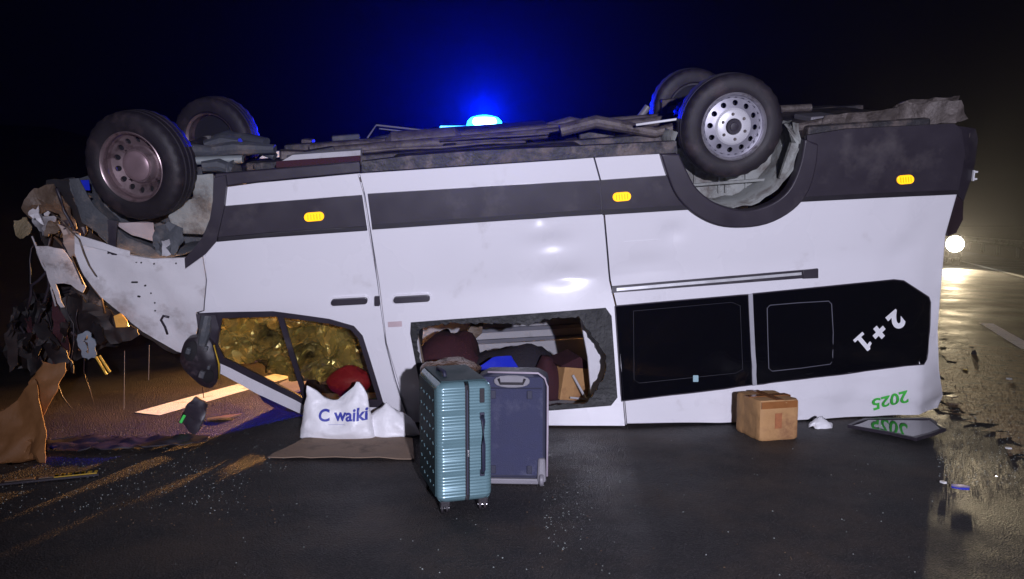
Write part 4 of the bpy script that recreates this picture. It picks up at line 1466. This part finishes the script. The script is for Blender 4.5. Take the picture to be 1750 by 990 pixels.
# ------------------------------------------------------------------ navy soft suitcase
gp = ground(932, 829)
ns = empty('suitcase', gp + Vector((-.37, 0.02, 0)), 'navy fabric suitcase with light piping standing behind the teal one', 'suitcase', rot=(0, 0, R(-3)))
NW, ND, NH = .385, .22, .585


def soft(t, a):
    z = .02 + NH * t
    e = min(t, 1 - t) * NH
    ins = .0
    lim = .05 if t > .5 else .02
    if e < lim:
        ins = lim - math.sqrt(max(0, lim ** 2 - (lim - e) ** 2))
    ca, sa = math.cos(a), math.sin(a)
    k = 7
    r = (abs(ca) ** k + abs(sa) ** k) ** (-1 / k)
    p = Vector((NW / 2 + (NW / 2 - ins) * ca * r, ND / 2 + (ND / 2 - ins * .3) * sa * r, z))
    return p + Vector((1, 1, 0)) * .003 * fbm(p, 8, 4)


lump(soft, 26, 64).build('shell', NAVYD, ns, smooth=50)


def pan(x, z):
    return (x, -.006 + .004 * fbm((x, 0, z), 7, 3), z)


sheet([smooth_poly([(.03, .045), (.06, .045), (NW - .06, .045), (NW - .03, .045), (NW - .03, .08), (NW - .03, .55), (NW - .03, .59), (NW - .07, .59), (.07, .59), (.03, .59), (.03, .55), (.03, .08)], 2)], pan, .03, .012).build('back_panel', NAVY, ns, smooth=40)
ol = [(.012, .025), (NW - .012, .025), (NW - .012, .56), (NW - .05, .607), (.05, .607), (.012, .56)]
MB().tube([(NW - .006, -.006, .05), (NW - .004, -.006, .30), (NW - .005, -.006, .54), (NW - .018, -.006, .585), (NW - .055, -.006, .612), (.06, -.006, .616)], .006, 8).build('piping', mat('pale_piping', (.42, .36, .42), .5), ns, smooth='all')
MB().tube([(.03, -.008, .53), (NW - .035, -.008, .53)], .004, 6).build('seam', NAVYD, ns)
MB().tube([(.03, -.008, .05), (NW - .035, -.008, .05)], .004, 6).build('seam', NAVYD, ns)
HF = sheet([smooth_poly([(.10, .535), (.28, .535), (.29, .60), (.09, .60)], 2)], lambda x, z: (x, -.022, z), .04, .012).build('handle_tray', GREYP, ns, bevel=.003)
MB().tube([(.12, -.028, .585), (.13, -.034, .560), (.25, -.034, .560), (.26, -.028, .585)], .007, 8).build('pull_handle', ZIP, HF, smooth='all')
for x in (.09, .285):
    for z in (.085, .495):
        MB().box((x, -.013, z), (.028, .008, .045)).build('strap_tab', NAVYD, ns, bevel=.003)
for x in (.035, NW - .035):
    m_ = MB().box((x, .0, .085), (.05, .06, .13), taper=(.8, .6)).build('wheel_guard', GREYP, ns, bevel=.012)
    MB().lathe([(0, -.012), (.028, -.012), (.034, -.006), (.034, .006), (.028, .012), (0, .012)], 24).move(Matrix.Translation((x, -.018, .034)) @ Matrix.Rotation(R(90), 4, 'Z')).build('wheel', GREYP, m_, smooth=30)
MB().box((NW / 2, .005, .022), (NW - .10, .05, .03)).build('bottom_rail', GREYP, ns, bevel=.006)

# ------------------------------------------------------------------ things lying on and between the suitcases
c = ground(790, 690)
cc = at(770, 627, 4.78)


def bag_on_top(t, a):
    w, d, h = .19, .11, .10
    s = math.sin(math.pi * (.12 + .80 * t)) ** .5
    p = Vector((w * s * math.cos(a), d * s * math.sin(a), h * t))
    p = cc + Vector((0, 0, -.06)) + p
    return p + Vector((.02, .02, .02)) * fbm(p, 11, 6)


tag(lump(bag_on_top, 14, 30).build('crumpled_bag', mat('shiny_brown_film', (.16, .09, .055), .22, metal=.5, var=.6, scale=25, bump=1, bscale=25), smooth='all'),
    'shiny brown crumpled bag wedged in the broken window above the teal suitcase', 'bag')
rc_ = at(797, 636, 4.35)
tag(lump(lambda t, a: rc_ + Vector((.035 * math.sin(math.pi * (.1 + .8 * t)) * math.cos(a), .03 * math.sin(math.pi * (.1 + .8 * t)) * math.sin(a), -.02 + .05 * t)) + Vector((.008, .008, .008)) * noise.noise(Vector((a * 2, t * 4, 1))), 8, 14).build('red_scarf', RED, smooth='all'),
    'small red cloth on top of the teal suitcase', 'cloth')

# ------------------------------------------------------------------ luggage inside the minibus
bc = at(848, 622, 5.75)
crumple([(-.16, -.03), (-.02, .045), (.12, .05), (.16, -.03), (.0, -.06)], lambda u, v: bc + Vector((u, v * .6, v)), .02, 8, .03, .01, 61)


def inner_thing(name, fn, material, label, cat, rows=14, seg=26):
    return tag(lump(fn, rows, seg).build(name, material, smooth='all'), label, cat)


def heap(c, w, d, h, amp, seed, pw=.5):
    def fn(t, a):
        s = max(.05, math.sin(math.pi * (.5 + .47 * t))) ** pw if t > 0 else 1
        p = c + Vector((w * s * math.cos(a), d * s * math.sin(a), h * t))
        return p + Vector((1, 1, 1)) * amp * fbm(p, 5, seed)
    return fn


bl = crumple([(-.17, -.05), (-.03, .045), (.11, .055), (.17, -.03), (.0, -.05)], lambda u, v: bc + Vector((u, v * .6, v)), .02, 8, .03, .01, 61).build('blue_plastic_bag', BLUEP, smooth=40)
tag(bl, 'bright blue plastic sheet lying in the broken window', 'plastic sheet')
z0 = .06
tag_ = inner_thing('maroon_blanket', heap(Vector((-.52, 6.25, z0)), .34, .28, .46, .06, 3), FABRICM, 'maroon blanket heaped inside the broken window on the left', 'blanket')
inner_thing('dark_clothes', heap(Vector((.05, 6.25, z0)), .58, .28, .36, .05, 8), FABRICK, 'dark clothes piled inside the broken window', 'clothes')
inner_thing('maroon_bag', heap(Vector((.27, 6.02, z0)), .13, .12, .34, .02, 18), FABRICM, 'dark maroon bag next to the brown carton inside the window', 'bag')
crt = empty('carton', (0.42, 6.06, .07), 'brown carton lying inside the broken window on the right', 'carton', rot=(R(4), R(8), R(25)))
MB().box((0, 0, .13), (.24, .24, .26)).build('carton_body', CARD, crt, bevel=.006)
MB().add([(-.16, -.13, .26), (.16, -.13, .26), (.16, .13, .26), (-.16, .13, .26), (-.02, -.14, .345), (.02, .13, .35)], [(0, 1, 4), (1, 2, 5, 4), (2, 3, 5), (3, 0, 4, 5)]).build('carton_flap', FABRICM, crt, solid=.008)
pf = empty('picture_frame', (.56, 5.88, .07), 'small pale bent frame leaning on the carton inside the window', 'frame')
MB().tube([(0, 0, 0.02), (-.10, .02, .20)], .010, 6).build('frame_bar', LINING, pf)
MB().tube([(0, 0, 0.02), (-.12, .01, .03)], .008, 6).build('frame_bar', LINING, pf)
rr = at(592, 655, 5.62)
inner_thing('red_bag', (lambda t, a: rr + Vector((.165 * math.sin(math.pi * (.03 + .94 * t)) ** .8 * math.cos(a), .10 + .10 * math.sin(math.pi * (.03 + .94 * t)) * math.sin(a), -.13 + .24 * t)) + Vector((.01, .01, .01)) * noise.noise(Vector((a * 2, t * 5, 4)))), RED, 'round red bag behind the front door window', 'bag')
gg = at(634, 686, 5.6)
tag(MB().box(gg, (.09, .03, .035), Matrix.Rotation(R(-8), 3, 'Y')).build('green_packet', mat('pale_green_card', (.18, .38, .28), .5), bevel=.008), 'pale green packet in the corner of the front door window', 'packet')

# ------------------------------------------------------------------ cardboard sheet and white bags by the front door
P = [ground(*q) for q in ((458, 786), (475, 775), (520, 754), (640, 750), (705, 752), (708, 788), (560, 786))]
tag(sheet([[(p.x, p.y) for p in P]], lambda x, y: (x, y, .008 + .016 * abs(fbm((x, y, 0), 3, 4))), .05, .005, Vector((0, 0, 1))).build('cardboard_sheet', CARDD, smooth=30),
    'flattened cardboard sheet on the road under the white bags', 'cardboard')


def bag_mesh(c, w, d, h, top, seed, amp):
    """white bag; top(x01) gives the height of the open edge across the width"""
    def fn(t, a):
        ca, sa = math.cos(a), math.sin(a)
        k = 3.2
        r = (abs(ca) ** k + abs(sa) ** k) ** (-1 / k)
        u = ca * r
        full = 1 - .22 * t
        dd = d * (1 - .90 * t ** 1.5) * (.75 + .25 * min(1, t * 6))
        hh = h * top((u * full + 1) / 2)
        p = Vector((w * full * u, dd * sa * r, hh * t))
        p = c + p
        f = Vector((.4 * fbm(p, 6, seed), 1.0 * fbm(p, 5, seed + 2) + .5 * abs(noise.noise(p * 11)), .3 * fbm(p, 7, seed + 5))) * amp * min(1, t * 5 + .2)
        return p + f
    return lump(fn, 34, 64)


g1 = ground(568, 756)


def top1(x):
    # two pointed handles with a dip between
    return max(.70, 1.0 - abs(x - .12) * 1.2, 1.06 - abs(x - .76) * 1.9)


B1 = bag_mesh(g1 + Vector((0.015, .10, .012)), .25, .10, .345, top1, 5, .032)
b1 = tag(B1.build('shopping_bag', BAGW, smooth='all'), 'large white plastic carrier bag with blue lettering by the front door', 'bag')
bvh = BVHTree.FromPolygons([tuple(v) for v in B1.v], B1.f)


def text_on_bag(s, cx, cz, size, bold, parent, ang=0.0):
    vs, fs = text_mesh(s, size, bold)
    bm = bmesh.new()
    V = [bm.verts.new((v.x, 0, v.y)) for v in vs]
    for f in fs:
        try:
            bm.faces.new([V[i] for i in f])
        except ValueError:
            pass
    bmesh.ops.triangulate(bm, faces=bm.faces)
    bmesh.ops.subdivide_edges(bm, edges=[e for e in bm.edges if e.calc_length() > .012], cuts=1)
    me = bpy.data.meshes.new('lettering')
    for v in bm.verts:
        x = cx + v.co.x * math.cos(ang) - v.co.z * math.sin(ang)
        z = cz + v.co.x * math.sin(ang) + v.co.z * math.cos(ang)
        h = bvh.ray_cast(Vector((x, 2.0, z)), Vector((0, 1, 0)))
        v.co = (x, (h[0].y if h[0] else g1.y) - .003, z)
    bm.to_mesh(me)
    bm.free()
    me.materials.append(LETB)
    o = bpy.data.objects.new('lettering', me)
    COL.objects.link(o)
    o.parent = parent
    return o


tl_ = at(583, 711, g1.y + .02)
text_on_bag('C waiki', tl_.x + .01, tl_.z, .105, .003, b1, R(2))
tl2 = at(575, 726, g1.y + .02)
text_on_bag('-----------------', tl2.x, tl2.z + .002, .020, 0, b1, R(2))
g2 = ground(662, 752)


def small_bag(t, a):
    s = max(.04, math.cos(math.pi / 2 * t ** 1.2)) ** .55
    x = .165 * s * math.cos(a) * (1.0 + .25 * (math.cos(a) > 0) * (1 - t))
    p = g2 + Vector((x - .02 * t, .10 + .09 * s * math.sin(a), .012 + .215 * t * (1 - .15 * abs(math.cos(a)))))
    return p + Vector((.012, .02, .012)) * fbm(p, 8, 9)


tag(lump(small_bag, 20, 44).build('white_bag', BAGW, smooth='all'), 'small white knotted plastic bag to the right of the lettered carrier bag', 'bag')

# ------------------------------------------------------------------ taped box and litter by the tail
gb = ground(1322, 752)
bxo = empty('cardboard_box', gb + Vector((-.005, .14, 0)), 'taped brown cardboard box on the road below the rear window', 'cardboard box', rot=(0, 0, R(14)))


def boxy(t, a):
    ca, sa = math.cos(a), math.sin(a)
    k = 14
    r = (abs(ca) ** k + abs(sa) ** k) ** (-1 / k)
    e = min(t, 1 - t) * .265
    ins = 0 if e > .012 else (.012 - e) * .6
    p = Vector(((.145 - ins) * ca * r, (.155 - ins) * sa * r, .265 * t))
    return p + Vector((1, 1, .6)) * .006 * fbm(p, 9, 3)


lump(boxy, 22, 72).build('carton_body', CARD, bxo, smooth=40)
TAPE = mat('brown_parcel_tape', (.30, .12, .04), .22, var=.3, scale=12, coat=.4)
MB().box((0, 0, .267), (.30, .06, .003)).build('packing_tape', TAPE, bxo)
MB().box((0, .0, .2685), (.055, .315, .003)).build('packing_tape', TAPE, bxo)
MB().box((.148, -.02, .15), (.003, .05, .24)).build('packing_tape', TAPE, bxo)
MB().box((-.01, -.158, .13), (.05, .002, .10)).build('printed_mark', mat('reddish_print', (.36, .13, .05), .7, var=.5, scale=40), bxo)
MB().box((-.005, -.157, .236), (.26, .003, .045)).build('packing_tape', TAPE, bxo)
gw = ground(1402, 730)
tag(lump(lambda t, a: gw + Vector((.085 * max(.08, math.cos(t * 1.5)) * math.cos(a), .05 * max(.08, math.cos(t * 1.5)) * math.sin(a), .07 * t)) + Vector((.015, .015, .012)) * fbm((math.cos(a), math.sin(a), t), 2.5, 6), 12, 30).build('plastic_bag', BAGW, smooth='all'),
    'small crumpled white plastic bag to the right of the taped box', 'bag')
gw2 = ground(1396, 716)
tag(crumple([(-.05, 0), (.05, 0), (.02, .06), (-.01, .05)], lambda u, v: gw2 + Vector((u, 0, v + .02)), .015, 9, .02, .004, 3).build('blue_wrapper', BLUEP, smooth=30),
    'blue wrapper leaning behind the small white plastic bag', 'wrapper')

# window pane lying on the road, mirroring the side of the van
PP = [ground(*q, 0.03) for q in ((1448, 728), (1478, 716), (1590, 716), (1617, 735), (1566, 752), (1520, 741))]
wp = empty('fallen_window', sum(PP, Vector()) / 6, 'dark framed window pane lying flat on the road under the green number', 'window pane')
c0 = wp.location.copy()
pl = [((p - c0).x, (p - c0).y) for p in PP]
MIRG = mat('dark_mirror_glass', (.02, .02, .025), .03, rvar=.01, spec=1.0, var=.1)
MIRG.node_tree.nodes['Principled BSDF'].inputs['IOR'].default_value = 2.6
ip = [(x * .93, y * .86) for x, y in pl]
sheet([ip], lambda x, y: (x, y, .004 + .05 * max(0, y) * 0), .1, .004, Vector((0, 0, -1))).build('pane', MIRG, wp)
sheet([pl, [(x * .92, y * .84) for x, y in pl]], lambda x, y: (x, y, .010 + .004 * fbm((x, y, 0), 6, 2)), .05, .022, Vector((0, 0, -1))).build('pane_frame', BLACKP, wp, bevel=.003)

# ------------------------------------------------------------------ left foreground debris
gl = ground(40, 792)


def ridge(p, sc, seed):
    return 1 - abs(noise.noise(Vector(p) * sc + Vector((seed, seed * .7, 0)))) * 2


def brown_bag(t, a):
    ca, sa = math.cos(a), math.sin(a)
    w = .29 * (1 - t) ** 1.0 + .035 + .06 * sm(.80, 1, t)
    d = .17 * (1 - t) ** .8 + .03
    k = 1.5
    r = (abs(ca) ** k + abs(sa) ** k) ** (-1 / k)
    p = gl + Vector((w * ca * r + .16 * t * t - .03 * t - .06, .15 + d * sa * r, .56 * t))
    f = min(1, t * 4)
    return p + Vector((.05, .05, .02)) * fbm(p, 4.5, 9) * f + Vector((ca * .06, sa * .10, 0)) * (ridge((a * .9, 0, t * 1.6), 1.8, 3) - .5) * f


SY = gl.y + .10
sk = empty('paper_sack', gl + Vector((0, .1, 0)), 'torn brown sack draped in a peak on the road at the far left edge', 'sack')
for ol, dy, sd in (([(-90, 800), (-60, 740), (-20, 715), (0, 700), (20, 672), (36, 654), (50, 668), (60, 700), (78, 745), (93, 788), (60, 796), (0, 790)], .0, 3),
                   ([(30, 660), (42, 640), (50, 627), (70, 631), (86, 627), (88, 648), (78, 690), (66, 716), (52, 690), (44, 700)], .10, 6)):
    Q = [at(x, y, SY + dy) - sk.location for x, y in jag(ol, 1.2, 3)]
    zb = min(p.z for p in Q)

    def sfn(u, v, dy=dy, zb=zb, sd=sd):
        base = Vector((u, dy, max(.0, v)))
        f = min(1, max(0, v) * 6)
        lean = .35 * v
        fold = .10 * abs(math.sin(u * 9 + v * 5 + sd)) + .05 * abs(noise.noise(Vector((u * 7, v * 9, sd)))) * 2
        return base + Vector((.02 * fbm((u, v, 0), 6, sd), lean - fold * (.4 + .6 * (1 - f)), 0))
    sheet([[(p.x, p.z) for p in Q]], sfn, .022, .006).build('sack_sheet', BROWNP, sk, smooth=28)
q0, q1 = ground(2, 829), ground(170, 812)
tp = empty('marker_strip', q0, 'yellow and dark marked strip lying on the road at lower left', 'strip')
d = (q1 - q0)
dn = d.normalized()
nn = Vector((-dn.y, dn.x, 0))
mb = MB()


def flat(a, b, w, z):
    return MB().add([dn * a - nn * w + Vector((0, 0, z)), dn * b - nn * w + Vector((0, 0, z)), dn * b + nn * w + Vector((0, 0, z)), dn * a + nn * w + Vector((0, 0, z))], [(0, 1, 2, 3)])


flat(0, d.length, .035, .012).build('strip_base', BLACKP, tp, solid=.01)
for (a, b) in ((.02, .16), (.18, .30), (.33, .40)):
    flat(a, b, .018, .020).build('strip_mark', BROWNM, tp, solid=.004)
flat(d.length - .22, d.length - .01, .026, .020).build('strip_mark', YEL, tp, solid=.004)
for k in range(6):
    flat(d.length - .20 + k * .033, d.length - .19 + k * .033, .016, .0235).build('strip_figure', ZIP, tp, solid=.003)


def shard(name, q, poly, material, label, cat, h=.02, amp=.02, up=False, seed=1, sz=1.0):
    p = ground(*q)
    o = crumple([(x * sz, y * sz) for x, y in poly], (lambda u, v: p + Vector((u, v * .25, v + h))) if up else (lambda u, v: p + Vector((u, v, h))), amp, 8, .025, .008, seed,
                Vector((0, .5, .8)) if not up else Vector((0, 1, 0))).build(name, material, smooth=30)
    return tag(o, label, cat)


fr = ground(330, 748)
fb = empty('mirror_fragment', fr, 'black broken mirror back with a green tab lying below the door mirror', 'fragment')
crumple(jag([(-.008, .25), (.09, .2), (.05, .06), (0, 0), (-.1, .09), (-.06, .18)], .006, 3), lambda u, v: Vector((u, .25 * v, v + .008)), .03, 8, .025, .02, 4).build('mirror_back', BLACKP, fb, smooth=30, bevel=.004)
MB().box((-.065, .0, .125), (.018, .012, .06), Matrix.Rotation(R(30), 3, 'Y')).build('green_tab', GREEN, fb, bevel=.003)
shard('orange_fragment', (380, 716), [(-.10, -.05), (.06, -.06), (.12, .05), (.0, .03)], mat('pale_orange', (.45, .24, .12), .6), 'pale orange scrap on the road right of the mirror fragment', 'scrap', .012, .02)
shard('dark_cover', (190, 765), [(-.55, -.10), (-.2, -.16), (.3, -.12), (.6, .05), (.55, .18), (.1, .10), (-.3, .15)], BLACKP, 'flattened black plastic cover on the road beneath the nose', 'cover', .03, .05, seed=5)
random.seed(31)
for (x, y, s, c_, lb, mt) in ((1626, 680, .07, 'dark chunk', 'dark broken chunk on the road just right of the crushed roof corner', BLACKP),
                              (1630, 692, .06, 'rusty scrap', 'rusty brown scrap under the dark chunk at the tail', BROWNM),
                              (1664, 606, .045, 'fragment', 'small dark fragment standing up on the lit road right of the tail', BLACKP),
                              (1612, 588, .05, 'fragment', 'dark fragment nearest to the white tail panel', BLACKP),
                              (1614, 572, .05, 'fragment', 'dark fragment farthest up the road beside the tail', BLACKP),
                              (1650, 633, .03, 'yellow scrap', 'small yellow scrap on the lit road at right', YEL),
                              (1725, 650, .035, 'glass piece', 'bright white glass piece near the right edge of the photo', LETW),
                              (1642, 838, .055, 'blue scrap', 'blue scrap on the road in the right foreground', BLUEP),
                              (1612, 828, .022, 'white scrap', 'white scrap left of the blue scrap', LETW),
                              (1724, 769, .025, 'pale scrap', 'pale scrap near the right edge in the shadow border', LETW)):
    pol = [(s * random.uniform(.6, 1) * math.cos(k * 1.05), s * random.uniform(.6, 1) * math.sin(k * 1.05)) for k in range(6)]
    shard(c_.replace(' ', '_'), (x, y), pol, mt, lb, c_, .012 if s > .03 else .008, .012, up=(x == 1664), seed=x, sz=1.0)

# brown soil beside the tail, its colour also standing in for warm-lit road
dp = [ground(*q) for q in ((1612, 640), (1640, 600), (1690, 590), (1760, 600), (1830, 640), (1850, 720), (1800, 800), (1745, 775), (1700, 735), (1640, 706), (1606, 690))]
dj = jag([(p.x, p.y) for p in dp], .13, 9)
o = sheet([dj], lambda x, y: (x, y, .0035 + .003 * abs(fbm((x, y, 0), 9, 4))), .05, 0).build('lit_soil_patch', mat('reddish_soil', (.26, .155, .085), .58, var=.6, scale=30, dirt=(.05, .042, .038), dirt_amt=.50, dirt_scale=7, bump=1, bscale=70), smooth=30)
o['kind'] = 'stuff'
# crumbs of safety glass all over the road
random.seed(41)


def crumbs(regions, name, material, label, sz):
    mb = MB()
    for (x0, y0, x1, y1, n) in regions:
        for _ in range(n):
            p = ground(random.uniform(x0, x1), y0 + (y1 - y0) * random.random() ** 1.0)
            s = sz * random.uniform(.4, 1.3)
            M = Matrix.Rotation(random.uniform(0, 6), 3, 'Z') @ Matrix.Rotation(random.uniform(-.7, .7), 3, 'X')
            mb.box(p + Vector((0, 0, s * .35 + (.005 if x0 >= 1600 else 0))), (s, s * random.uniform(.6, 1), s * .6), M)
    o = mb.build(name, material)
    o['kind'] = 'stuff'
    return o


crumbs([(1600, 560, 1750, 830, 900), (0, 790, 420, 880, 260), (930, 840, 1010, 940, 60), (60, 720, 500, 810, 160), (700, 735, 1600, 985, 90), (300, 820, 900, 985, 30)],
       'glass_crumbs', mat('safety_glass', (.34, .38, .36), .08, spec=.9, var=.2, rvar=.05), '', .0042)
crumbs([(1600, 560, 1750, 840, 160), (0, 780, 500, 900, 200), (900, 740, 1500, 980, 90)], 'gravel', mat('brown_gravel', (.14, .09, .055), .8, var=.5, scale=30), '', .005)

# ------------------------------------------------------------------ night haze
hz = MB().box((10, 60, 6.0), (240, 260, 14.5)).build('haze', HOLE)
hz.data.materials.clear()
hm = bpy.data.materials.new('haze_air')
hm.use_nodes = True
nt = hm.node_tree
nt.nodes.remove(nt.nodes['Principled BSDF'])
pv = nd(nt, 'ShaderNodeVolumePrincipled')
pv.inputs['Color'].default_value = (.85, .87, .95, 1)
pv.inputs['Density'].default_value = 0.0011
pv.inputs['Anisotropy'].default_value = 0.84
nt.links.new(pv.outputs[0], nt.nodes['Material Output'].inputs['Volume'])
hz.data.materials.append(hm)
hz['kind'] = 'stuff'
